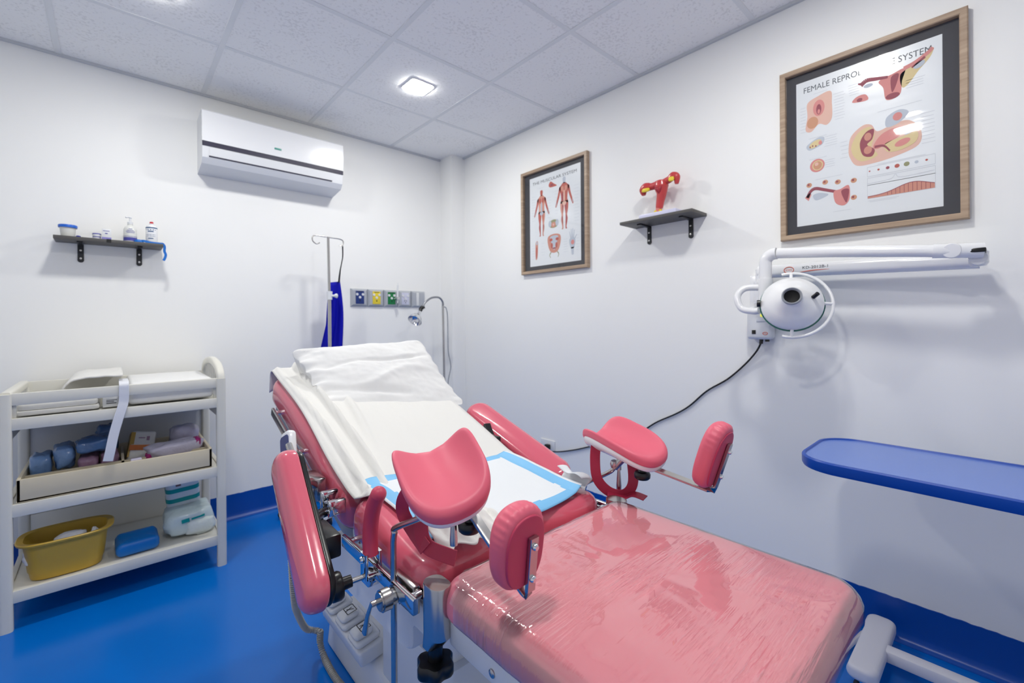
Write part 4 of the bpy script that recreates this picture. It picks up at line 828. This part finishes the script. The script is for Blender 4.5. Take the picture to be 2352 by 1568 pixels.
    lathe_b = BM(); lathe(lathe_b, [(0, .004), (.004, .004), (.007, 0)], frame((x+side*.012, y-.045, .632), (-side, 0, 0)), 12); obj('clamp_screw', lathe_b, M_chrome, pole)
holder((.478, .735, .917), (-.22, -.91, -.33), (-.31, -.31, .9), .190, (.511, .694, .858),
       [(.448, .885, .33), (.448, .885, .745), (.448, .880, .765), (.448, .868, .781), (.452, .73, .853), (.468, .722, .864)], 1,
       ((.518, .537, .752), (.516, .523, .860), (-.05, 1, .12), .087, (.104, .142)),
       [([(.470, .79, .90), (.462, .825, .875), (.456, .855, .84), (.462, .865, .805), (.475, .845, .77), (.482, .81, .745)], (-.75, -.6, .2)), ([(.51, .80, .90), (.500, .815, .86), (.487, .83, .81), (.482, .825, .77), (.490, .81, .745), (.512, .77, .735), (.520, .755, .733)], (-.55, -.75, .3))])
holder((1.13, .756, .853), (-.02, -.995, -.10), (-.11, -.1, .99), .238, (1.12, .694, .812),
       [(1.118, .905, .33), (1.118, .905, .672), (1.118, .900, .690), (1.118, .888, .706), (1.118, .80, .762), (1.122, .79, .785)], -1,
       ((1.15, .505, .775), (1.148, .462, .905), (-.02, 1, .32), .095, (.11, .178)),
       [([(1.075, .82, .858), (1.080, .83, .80), (1.085, .825, .74), (1.11, .80, .702), (1.135, .765, .698), (1.15, .745, .73), (1.155, .75, .79), (1.15, .76, .84)], (-.75, -.65, 0)), ([(1.10, .80, .700), (1.13, .765, .693), (1.14, .735, .705), (1.145, .70, .702)], (-.1, -.3, .9))])
# ---------------------------------------------------------------- linen on the chair
def bump(x, c, s): return math.exp(-((x-c)/s)**2)
NV = 90
def sheetf(a, t):
    """a 0..1 across, t 0..1 from the seat up and over the top"""
    s = -.22+t*1.19
    x0 = -.300-.004*math.sin(s*9)+.075*smooth(-(s-.01)/.09); x1 = .292-.012*smooth((s-.2)/.5); u = x0+(x1-x0)*a
    lift = .007+.003*nz(u*7, s*5)+.0025*nz(u*16, s*4, 5)
    fx = -.272+.012*math.sin(s*5+.5); lift += .026*bump(u, fx, .0065)*(.6+.4*math.sin(s*4+1)); fx2 = -.225+.02*math.sin(s*3.4+1.2)+.03*s
    lift += .030*bump(u, fx2, .0075)*smooth((s+.1)/.25); fx3 = -.18+.03*math.sin(s*2.2)+.05*s; lift += .015*bump(u, fx3, .012)*smooth((s-.15)/.3)
    if a > .95: lift -= .3*(a-.95)**1.0
    if u < -.285: lift -= .5*(-.285-u)
    if s < 0:
        y = 1.17+s; p = Vector((BX+u, y, .709+seat_rise(y)*.9-.002)); nn = Vector((0, 0, 1))
        k = smooth((s+.05)/.05); q = BK(u, 0, 0); p = p.lerp(Vector((p.x, p.y, max(p.z, .735))), k*.6); return p+nn*lift
    top = .845
    if s < top: 
        return BK(u, s, .012*math.sin(s/.84*PI)*1.0+lift+.006*(1-smooth(s/.06)))
    e = s-top; r = .035; an = min(e/r, PI*.62); q = BK(u, top+r*math.sin(an)*.9, -r*(1-math.cos(an))+lift)
    ex = max(0, e-r*PI*.62); return q+Vector((0, .25*ex, -ex*.95))
b = BM(); grid(b, 90, NV, sheetf); sheet = single('bed_sheet', b, M_cloth, (BX, 1.3, .74), 'white cotton sheet draped over the backrest with folds along its left side', 'sheet', ang=180); solidify(sheet, .003, 1)
# disposable underpad with a blue border
Q = [(.525, 1.225), (1.002, 1.152), (1.025, .835), (.535, .885)]     # back-left, back-right, front-right, front-left
def padz(x, y):
    z = .709+seat_rise(y)*.9
    if y > 1.17: z = max(z, .735+.36*(y-1.17))
    if y < .84: z -= .9*(.84-y)**1.3
    return z
def upf(a, t):
    x = (Q[0][0]*(1-a)+Q[1][0]*a)*(1-t)+(Q[3][0]*(1-a)+Q[2][0]*a)*t; y = (Q[0][1]*(1-a)+Q[1][1]*a)*(1-t)+(Q[3][1]*(1-a)+Q[2][1]*a)*t
    y -= .042*math.sin(a*PI)*t**2; w = .016+.003*nz(x*13, y*13)+.004*math.sin(x*17+y*9)*.5
    if a > .93: w += .012*((a-.93)/.07)
    if a < .05: w -= .006*(1-a/.05)
    return (x, y, padz(x, y)+w)
b = BM(); V = grid(b, 70, 56, upf)
for f in b.faces:
    pass
i = 0; b.faces.ensure_lookup_table()
for t in range(56):
    for a in range(70):
        A, T = (a+.5)/70, (t+.5)/56; wob = .012*nz(A*5, T*5)
        d = min(A+wob, 1-A-wob); e = min(T+wob, 1-T+wob)
        if (.014 < d < .082 and .0 < e) or (.0 < e < .095 and d > .014): b.faces[i].material_index = 1
        i += 1
up = single('underpad', b, [M_paper, M_padblue], (BX, 1.0, .74), 'white disposable underpad with light blue border spread over the seat', 'underpad', ang=180); solidify(up, .002, 1)
b = BM()
def ruff(a, t):
    x = .515+.17*a; y = .915-.035*a-.115*t+.012*math.sin(a*19+t*3); z = .738+.026*math.sin(min(1, t*1.15)*PI)*(.6+.6*math.sin(a*17+1+2*t))+.012*math.sin(a*9)*(1-t)+.006*nz(a*9, t*7)+.008*(1-t)
    return (x, y, z-.03*max(0, t-.8))
grid(b, 44, 22, ruff)
b2 = b
ro = obj('crumpled_edge', b2, M_cloth, up, ang=180); solidify(ro, .003, 1)
b = BM()
def curl(a, t):
    an = -.6+t*4.2; r = .020+.004*math.sin(a*7); y = .832+.10*a; x = 1.036+.006*a; return (x+r*math.sin(an)*1.1, y+.008*math.sin(an*2), padz(x, y)+.014+r*(1-math.cos(an))*.8)
grid(b, 18, 14, curl); cu = obj('rolled_edge', b, M_paper, up, ang=180); solidify(cu, .002, 1)
# pillow
TL, TR, BR_, BL_ = Vector((.535, 1.885, 1.125)), Vector((1.045, 1.780, 1.160)), Vector((1.085, 1.510, .882)), Vector((.575, 1.625, .908))
nb = Vector((0, -SN, CS))
def pil(u, v, w):
    """u,v about -1..1 (v=1 top edge), w 0..1"""
    ear = 1+.05*(abs(u)*abs(v))**6-.03*((1-abs(v)**2)*abs(u)**6+(1-abs(u)**2)*abs(v)**6); u2, v2 = u*ear, v*ear
    a, t = (u2+1)/2, (1-v2)/2; top = (TL*(1-a)+TR*a)*(1-t)+(BL_*(1-a)+BR_*a)*t
    o = Vector((0, 1.17, .735)); h = (top-o).dot(nb); foot = top-nb*(h-.014)
    uu, vv = min(1, abs(u)), min(1, abs(v)); mid = (1-uu**2.2)*(1-vv**2.2)
    L_ = math.exp(-(u+1)/.22); pk = math.sin(v*15+3*nz(u*3, v*2))*.009*math.exp(-(u+1)/.13)+.010*nz(u*2.5+v*3, v*6, 7)*math.exp(-(u+1)/.22)
    cr_ = -.012*math.exp(-((v-.28-.12*u+.05*math.sin(u*4))/.05)**2)*(.4+.6*smooth((u+.4)/.5))*(1-uu**4)
    cr2 = .008*math.exp(-((v+.25-.38*u-.08*math.sin(u*5))/.10)**2)*(1-uu**3)-.010*math.exp(-((v+.62+.2*u)/.08)**2)*smooth((.5-u)/.6)*(1-uu**4)
    top2 = top+nb*(.030*mid-.010+pk+cr_+cr2+.008*nz(u*1.6, v*1.8, 2)+.003*nz(u*4, v*3, 12)+.0015*nz(u*11, v*9, 4))
    ins = 1-.10*math.exp(-w*4)*(1 if True else 0); cen = (TL+TR+BR_+BL_)/4; f2 = foot+(cen-nb*((cen-o).dot(nb)-.014)-foot)*(.10*math.exp(-w*3))
    p = f2.lerp(top2, w); sd = (uu**8)*math.sin(w*PI)*(.012+.010*math.sin(v*19+w*5+u))
    return p+Vector((math.copysign(sd, u)*.8, 0, 0))+nb*(.005*nz(u*4+3, v*9, 1)*uu**4)
b = BM(); o = []
for k in range(220):
    t = 2*PI*k/220; e = 2/16.0; cx, cy = math.cos(t), math.sin(t); o.append((math.copysign(abs(cx)**e, cx), math.copysign(abs(cy)**e, cy)))
o = dense(o, .035)
pad(b, o, 1.0, .16, 0, pil, rb=.05, inner=34, seg=9); pw = single('pillow', b, M_pillow, (.80, 1.68, .95), 'plump white pillow leaning on the raised backrest', 'pillow', ang=180)
# ---------------------------------------------------------------- white changing cart
CX0, CX1, CY0, CY1 = -.319, .405, 2.655, 3.16
cart = thing('storage_cart', (.04, 2.9, 0), 'white wooden changing trolley with three shelves by the back wall', 'cart')
for x in (CX0, CX1):
    b = BM(); sweep(b, [(x, CY0, 0.0), (x, CY0, .94)], rect(.038, .040, .012, 4), (1, 0, 0)); obj('leg', b, M_cream, cart)
    b = BM(); sweep(b, [(x, CY1, 0), (x, CY1, .94)], rect(.038, .040, .012, 4), (1, 0, 0)); obj('leg', b, M_cream, cart)
    b = BM(); sweep(b, cr([(x, CY0, .925), (x, CY0+.015, .965), (x, CY0+.09, 1.0), (x, (CY0+CY1)/2, 1.018), (x, CY1-.09, 1.0), (x, CY1-.015, .965), (x, CY1, .925)], 6) if x > 0 else [(x, CY0, .930), (x, CY1, .930)], rect(.036, .034, .010, 3), (1, 0, 0)); ea = obj('end_arch', b, M_cream, cart)
    if x > 0:
        for k in range(7): 
            b = BM(); yy = CY0+.07+.062*k; cyl(b, (x, yy, .82), (x, yy, .99), .006, 10); obj('slat', b, M_cream, ea)
for z0, z1, nm in ((.796, .843, 0), (.450, .500, 1), (.108, .156, 2)):
    b = BM(); box(b, (CX0+.012, CY0-.012, z0), (CX1-.012, CY0+.006, z1), .002); box(b, (CX0+.012, CY1-.006, z0), (CX1-.012, CY1+.012, z1), .002); 
    box(b, (CX0-.009, CY0, z0), (CX0+.009, CY1, z1), .002); box(b, (CX1-.009, CY0, z0), (CX1+.009, CY1, z1), .002); box(b, (CX0+.01, CY0, z1-.016), (CX1-.01, CY1, z1-.006)); obj('shelf', b, M_cream, cart)
b = BM(); box(b, (CX0+.012, CY0-.010, .895), (CX1-.012, CY0+.008, .943), .003); obj('front_rail', b, M_cream, cart)
b = BM(); box(b, (CX0+.012, CY1-.01, .84), (CX1-.012, CY1+.01, .943), .003); obj('back_rail', b, M_cream, cart)
b = BM()
for y in (CY0+.012, CY1-.012): box(b, (CX1-.03, y-.006, .842), (CX1-.016, y+.008, .897)); box(b, (CX0+.016, y-.006, .842), (CX0+.03, y+.008, .897))
obj('rail_support', b, M_cream, cart)
b = BM(); box(b, (CX0+.02, CY1-.004, .50), (CX1-.02, CY1+.004, .80)); obj('back_panel', b, mat('grey_back_panel', (196, 198, 202), .5), cart)
b = BM(); box(b, (CX1-.006, CY0+.05, .74), (CX1+.006, CY1-.05, .797)); box(b, (CX0-.006, CY0+.05, .74), (CX0+.006, CY1-.05, .797)); obj('side_brace', b, M_cream, cart)
b = BM(); box(b, (CX0+.02, CY1-.012, .155), (CX1-.03, CY1-.002, .30), .002); obj('lower_back_board', b, M_cream, cart)
# top level: changing mat, linen, small box
b = BM(); mt_ = [(p[0]+.115, p[1]+2.905) for p in dense(rrect(.52, .44, .03), .03)]
def matf(u, v, w):
    k = smooth((u-.04)/.08); return (u, v, .855+w*(.55+.55*k)+.03*(1-k)*smooth((.0-u)/.12)*0+.004*nz(u*12, v*12))
pad(b, [(p[0]+.215, p[1]+2.905) for p in dense(rrect(.325, .46, .02), .03)], .098, .018, .004, lambda u, v, w: (u, v, .848+w+.003*nz(u*12, v*12)), rb=.015); cm = single('changing_mat', b, M_pillow, (.21, 2.9, .85), 'thick white padded changing mat on top of the white trolley', 'changing mat', ang=60)
b = BM(); sweep(b, cr([(.037, 2.86, .952), (.037, 2.70, .957), (.037, 2.642, .952), (.037, 2.636, .92), (.036, 2.638, .875), (.030, 2.636, .845), (.018, 2.634, .80), (.002, 2.634, .73), (-.010, 2.634, .66), (-.018, 2.636, .617)], 6), rect(.034, .003, .001, 1), (0, -1, .15)); obj('safety_strap', b, mat('white_webbing', (226, 228, 236), .7, bump=(90, .2, .002)), cm)
b = BM()
def drape(a, t):
    x = -.165+.20*a; y = 2.70+.44*t; z = .952+.028*math.sin(min(1, a*2.6)*PI/2)+.004*nz(a*5, t*5)-.03*(1-min(1, a*5))**2
    return (x, y, z)
grid(b, 20, 20, drape); d_ = single('folded_towel', b, M_cloth, (-.07, 2.9, .95), 'thin white cloth draped over the trolley rails left of the padded mat', 'cloth', ang=180); solidify(d_, .008, 1)
for k, (x0, x1, y0, y1, z0, z1, l) in enumerate(((-.30, -.045, 2.675, 3.08, .845, .864, 'lower folded white linen under the front rail of the trolley'), (-.292, -.05, 2.685, 3.0, .8645, .893, 'upper rounded folded white linen under the front rail of the trolley'))):
    b = BM(); pad(b, [(p[0]+(x0+x1)/2, p[1]+(y0+y1)/2) for p in dense(rrect(x1-x0, y1-y0, .02), .03)], z1-z0, (z1-z0)*.45, .001, lambda u, v, w: (u, v, z0+w), rb=(z1-z0)*.3); single('folded_linen', b, M_cloth, ((x0+x1)/2, (y0+y1)/2, z0), l, 'linen', 'folded linen on the trolley', ang=60)
t = thing('carton', (-.01, 2.75, .844), 'small white carton with fine print on the top shelf of the trolley', 'box')
b = BM(); box(b, (-.035, 2.70, .844), (.025, 2.80, .888), .004); q = obj('carton_body', b, M_white, t)
b = BM(); box(b, (-.022, 2.6993, .860), (.012, 2.70, .863)); box(b, (-.022, 2.6993, .868), (.004, 2.70, .8705)); box(b, (-.022, 2.6993, .875), (.014, 2.70, .877)); obj('print', b, M_dark, q)
# cream tray on the middle shelf
tray = thing('storage_tray', (.035, 2.9, .502), 'cream divided tray on the middle shelf of the white trolley', 'tray')
b = BM(); tx0, tx1, ty0, ty1, tz = -.290, .366, 2.652, 3.08, .5025
box(b, (tx0, ty0, tz), (tx1, ty1, tz+.008)); box(b, (tx0, ty0, tz), (tx1, ty0+.012, .594), .002); box(b, (tx0, ty1-.012, tz), (tx1, ty1, .600), .002); box(b, (tx0, ty0, tz), (tx0+.012, ty1, .597), .002); box(b, (tx1-.012, ty0, tz), (tx1, ty1, .597), .002); obj('tray_body', b, M_tray, tray)
b = BM(); box(b, (tx0+.012, 2.76, tz+.006), (tx1-.012, 2.772, .580)); box(b, (.028, 2.76, tz+.006), (.038, ty1-.01, .585)); obj('divider', b, M_tray, tray)
M_pb = mat('blue_film_pack', (108, 140, 186), .22, bump=(22, .8, .01, 4)); M_pb2 = mat('dark_blue_film_pack', (74, 108, 158), .22, bump=(22, .8, .01, 4)); M_pp = mat('mauve_pack', (150, 116, 142), .35, bump=(25, .7, .01, 4)); M_or = mat('orange_print', (224, 120, 40), .4); M_yl = mat('mustard_pack', (176, 140, 50), .4); M_lil = mat('lilac_film_pack', (196, 192, 212), .2, bump=(26, .8, .008, 4)); M_mag = mat('magenta_print', (170, 40, 120), .4)
def lump(b, c, d, seed, mi=0, e=.5, amp=.22, rot=0):
    R = []; n = 26; m = 14; ca, sa = math.cos(rot), math.sin(rot)
    for j in range(m+1):
        p = -PI/2+PI*j/m; r = []
        for i in range(n):
            t = 2*PI*i/n; f = lambda s, x: math.copysign(abs(x)**s, x)
            x, y, z = f(e, math.cos(t))*f(e, math.cos(p)), f(e, math.sin(t))*f(e, math.cos(p)), f(e, math.sin(p))
            k = 1+amp*nz(x*1.6+seed, y*1.6, z*1.6+seed)+amp*.4*nz(x*4+seed, y*4, z*4); x, y, z = x*k*d[0], y*k*d[1], z*max(.86, min(1.1, k))*d[2]
            r.append((c[0]+x*ca-y*sa, c[1]+x*sa+y*ca, c[2]+z))
        R.append(r)
    loft(b, R, mi=mi)
packs = [((-.238, 2.87, .60), (.034, .07, .046), M_pb, 'pale blue wrapped bundle at the left end of the cream tray', 'pack'), ((-.165, 2.88, .622), (.035, .08, .052), M_pb, 'upright blue wrapped bundle leaning beside the dark glossy pack in the tray', 'pack'),
         ((-.063, 2.85, .662), (.062, .07, .032), M_pb2, 'glossy dark blue film pack on top of the mauve bundles in the tray', 'pack'), ((-.02, 3.00, .650), (.042, .055, .066), M_pb2, 'tallest dark blue bundle at the back of the tray', 'pack'),
         ((-.085, 2.86, .572), (.036, .085, .044), M_pp, 'mauve wrapped bundle under the glossy dark blue pack', 'pack'), ((-.012, 2.86, .574), (.032, .085, .046), M_pp, 'mauve wrapped bundle next to the tray divider', 'pack')]
for k, (c, d, m, l, ct) in enumerate(packs):
    b = BM(); lump(b, c, d, k*3.3+1, rot=.2*nz(k*1.3, 2)); single('wrapped_pack', b, m, c, l, ct, 'wrapped packs in the cream tray', ang=180)
t = thing('printed_pack', (.09, 2.95, .58), 'white and orange printed pack standing in the tray behind the divider', 'pack')
b = BM(); Mx = Matrix.Translation((.092, 2.93, .512)) @ Matrix.Rotation(math.radians(10), 4, 'Y') @ Matrix.Rotation(math.radians(-18), 4, 'X')
pad(b, rrect(.098, .10, .012), .156, .012, .004, lambda u, v, w: Mx @ Vector((u, v, w)), seg=3); pk = obj('pack_body', b, mat('white_pack', (214, 214, 214), .3, bump=(30, .4, .004)), t)
b = BM(); box(b, (-.0485, -.0512, .062), (.0485, -.0488, .088), 0, Mx); obj('orange_band', b, M_or, pk)
b = BM(); box(b, (-.0515, -.049, .03), (-.044, .049, .150), 0, Mx); box(b, (-.048, -.0512, .09), (-.034, -.049, .150), 0, Mx); obj('yellow_side', b, M_yl, pk)
b = BM(); box(b, (.012, -.0512, .11), (.024, -.049, .13), 0, Mx); box(b, (-.02, -.0512, .12), (.006, -.049, .125), 0, Mx); obj('print', b, M_pp, pk)
for k, (c, d, r, l) in enumerate((((.23, 2.80, .592), (.115, .055, .036), .25, 'long lilac film pack with magenta ends lying across the front of the tray'), ((.285, 2.95, .628), (.062, .06, .045), 0, 'crumpled clear lilac pack at the right back of the tray'))):
    b = BM(); lump(b, c, d, 20+k*4, rot=r); t = single('diaper_pack', b, M_lil, c, l, 'pack', 'lilac packs in the cream tray', ang=180)
    if k == 0:
        b = BM(); lump(b, (.322, 2.815, .600), (.016, .045, .030), 7); lump(b, (.128, 2.78, .575), (.014, .03, .018), 9); obj('printed_end', b, M_mag, t)
b = BM(); box(b, (.058, 2.665, .514), (.098, 2.70, .600), .004); single('small_box', b, M_lil, (.08, 2.68, .514), 'small pale upright box in the front compartment of the tray', 'box')
# lower shelf
M_must = mat('mustard_plastic', (196, 160, 58), .35)
Z0 = .151
tub = thing('plastic_tub', (-.15, 2.75, Z0), 'mustard yellow oval plastic tub on the bottom shelf', 'tub')
b = BM(); R = []
def ov(a, c, z, e=.62): return [(-.152+a*math.copysign(abs(math.cos(t))**e, math.cos(t)), 2.765+c*math.copysign(abs(math.sin(t))**e, math.sin(t)), z) for t in [2*PI*k/56 for k in range(56)]]
for a, c, z in ((.100, .070, Z0), (.112, .08, Z0+.004), (.117, .084, Z0+.03), (.120, .086, Z0+.034), (.133, .096, Z0+.150), (.152, .112, Z0+.156), (.154, .114, Z0+.163), (.150, .110, Z0+.166), (.131, .094, Z0+.163), (.110, .078, Z0+.01), (.09, .06, Z0+.008)): R.append(ov(a, c, z))
loft(b, R); obj('tub_body', b, M_must, tub)
M_wp = mat('white_wrapped_pack', (226, 226, 230), .3, bump=(30, .7, .008, 4))
for k, (c, d, l, e) in enumerate((((-.235, 2.745, .245), (.045, .04, .035), 'folded white paper pack at the left end of the mustard tub', .6), ((-.142, 2.745, .265), (.052, .035, .040), 'large white wrapped pack in the middle of the mustard tub', .5), ((-.065, 2.765, .25), (.016, .02, .05), 'thin white packet at the right end of the mustard tub', .8))):
    b = BM(); lump(b, c, d, 31+k*2, e=e); single('white_packet', b, M_wp, c, l, 'packet', 'packets in the mustard tub', ang=180)
M_bt = mat('blue_wipes_pack', (0, 112, 196), .4, bump=(20, .25, .006, 3))
b = BM(); Mx = Matrix.Translation((.082, 2.755, Z0+.003)) @ Matrix.Rotation(.04, 4, 'Z')
pad(b, [p for p in dense(rrect(.150, .13, .02), .02)], .062, .02, .006, lambda u, v, w: Mx @ Vector((u*(1+.12*bump(w, .03, .012)*(abs(u) > .05)), v, w+.012*smooth((v+.02)/.08))), rb=.018, seg=6); single('folded_cloth', b, M_bt, (.08, 2.755, Z0), 'bright blue folded cloth next to the mustard tub on the bottom shelf', 'cloth', ang=50)
M_dp = mat('diaper_film', (206, 222, 224), .2, bump=(28, .7, .006, 4)); M_tl = mat('teal_print', (0, 150, 150), .35)
t = thing('diaper_pack', (.275, 2.86, .155), 'large clear pack of pale green diapers lying on the bottom shelf', 'diaper pack', 'diaper packs on the bottom shelf')
b = BM(); lump(b, (.285, 2.84, .215), (.100, .10, .062), 51, e=.45, amp=.16); q = obj('pack_body', b, M_dp, t, ang=180)
b = BM(); lump(b, (.33, 2.77, .19), (.06, .05, .04), 55, e=.5, amp=.2); obj('torn_film', b, mat('clear_film_white', (222, 232, 232), .15, bump=(40, .9, .006, 4)), t, ang=180)
b = BM(); Mx = Matrix.Translation((.27, 2.742, .235)) @ Matrix.Rotation(-.12, 4, 'Y'); box(b, (-.02, -.008, -.008), (.012, .012, .010), 0, Mx); box(b, (.02, -.008, -.004), (.075, .012, .004), 0, Mx); obj('print', b, M_tl, t)
t = thing('diaper_pack', (.27, 2.95, .30), 'small white and teal diaper pack standing on top of the larger one', 'diaper pack', 'diaper packs on the bottom shelf')
b = BM(); Mx = Matrix.Translation((.272, 2.90, .274)) @ Matrix.Rotation(.10, 4, 'X') @ Matrix.Rotation(-.05, 4, 'Y')
pad(b, dense(rrect(.142, .09, .03), .02), .150, .022, .003, lambda u, v, w: Mx @ Vector((u, v+.003*nz(u*20, w*20), w)), rb=.02, seg=4); q = obj('pack_body', b, mat('diaper_wrap', (214, 224, 230), .3, bump=(30, .5, .005)), t, ang=50)
b = BM()
for z in (.030, .082): 
    loft(b, [[Mx @ Vector((p[0]*1.012, p[1]*1.02, z+d)) for p in rrect(.142, .09, .03)] for d in (0, .022)], False, False)
obj('teal_band', b, M_tl, q)
b = BM(); box(b, (-.03, -.0465, .115), (-.008, -.044, .135), .004, Mx); obj('print', b, mat('brown_print', (120, 90, 90), .5), q)
# ---------------------------------------------------------------- overbed table
ob = thing('overbed_table', (1.95, .0, 0), 'blue topped rolling overbed table with white base by the right wall', 'overbed table')
M_top = mat('blue_laminate', (104, 134, 210), .25); M_edge = mat('blue_edge', (10, 72, 172), .35)  # paler blue of the top has its gloss reflection put into the colour
tx0, tx1, tyA, tyB, tz = 1.64, 2.045, .465, -.36, .772
b = BM(); o = [(p[0]+(tx0+tx1)/2, p[1]+(tyA+tyB)/2) for p in rrect(tx1-tx0, tyA-tyB, .115, 12)]
loft(b, [[(*p, z) for p in offset(o, k)] for k, z in ((.016, tz-.040), (.004, tz-.036), (0, tz-.028), (0, tz-.004), (.003, tz), (.009, tz), (.012, tz-.005))], True, False); obj('edge_trim', b, M_edge, ob, ang=35)
b = BM(); b.faces.new([b.verts.new((*p, tz-.005)) for p in offset(o, .0115)]); loft(b, [[(*p, z) for p in offset(o, .0115)] for z in (tz-.005, tz-.012)], False, True); obj('table_top', b, M_top, ob, smooth=False)
M_ob = mat('table_base_white', (212, 212, 222), .4)
b = BM(); box(b, (1.94, -.46, .052), (1.99, .30, .092), .008); box(b, (1.72, -.50, .052), (2.16, -.43, .092), .012); 
pad(b, [(p[0]+1.965, p[1]+.315) for p in rrect(.385, .085, .03)], .046, .014, .002, lambda u, v, w: (u, v, .05+w), seg=4); obj('base_frame', b, M_ob, ob)
b = BM(); cyl(b, (1.93, -.40, .08), (1.93, -.40, .735), .028); obj('column', b, M_ob, ob)
b = BM(); box(b, (1.72, -.42, .715), (2.0, -.33, .735), .005); obj('top_bracket', b, M_ob, ob)
for x, y in ((1.80, .315), (2.13, .315), (1.75, -.465), (2.12, -.465)):
    b = BM(); cyl(b, (x, y, .03), (x, y, .055), .013); c_o = obj('caster', b, M_chrome, ob)
    b = BM(); lathe(b, [(0, -.010), (.022, -.010), (.024, -.006), (.024, .006), (.022, .010), (0, .010)], frame((x, y, .024), (1, .3, 0)), 20); obj('wheel', b, M_dark, c_o)
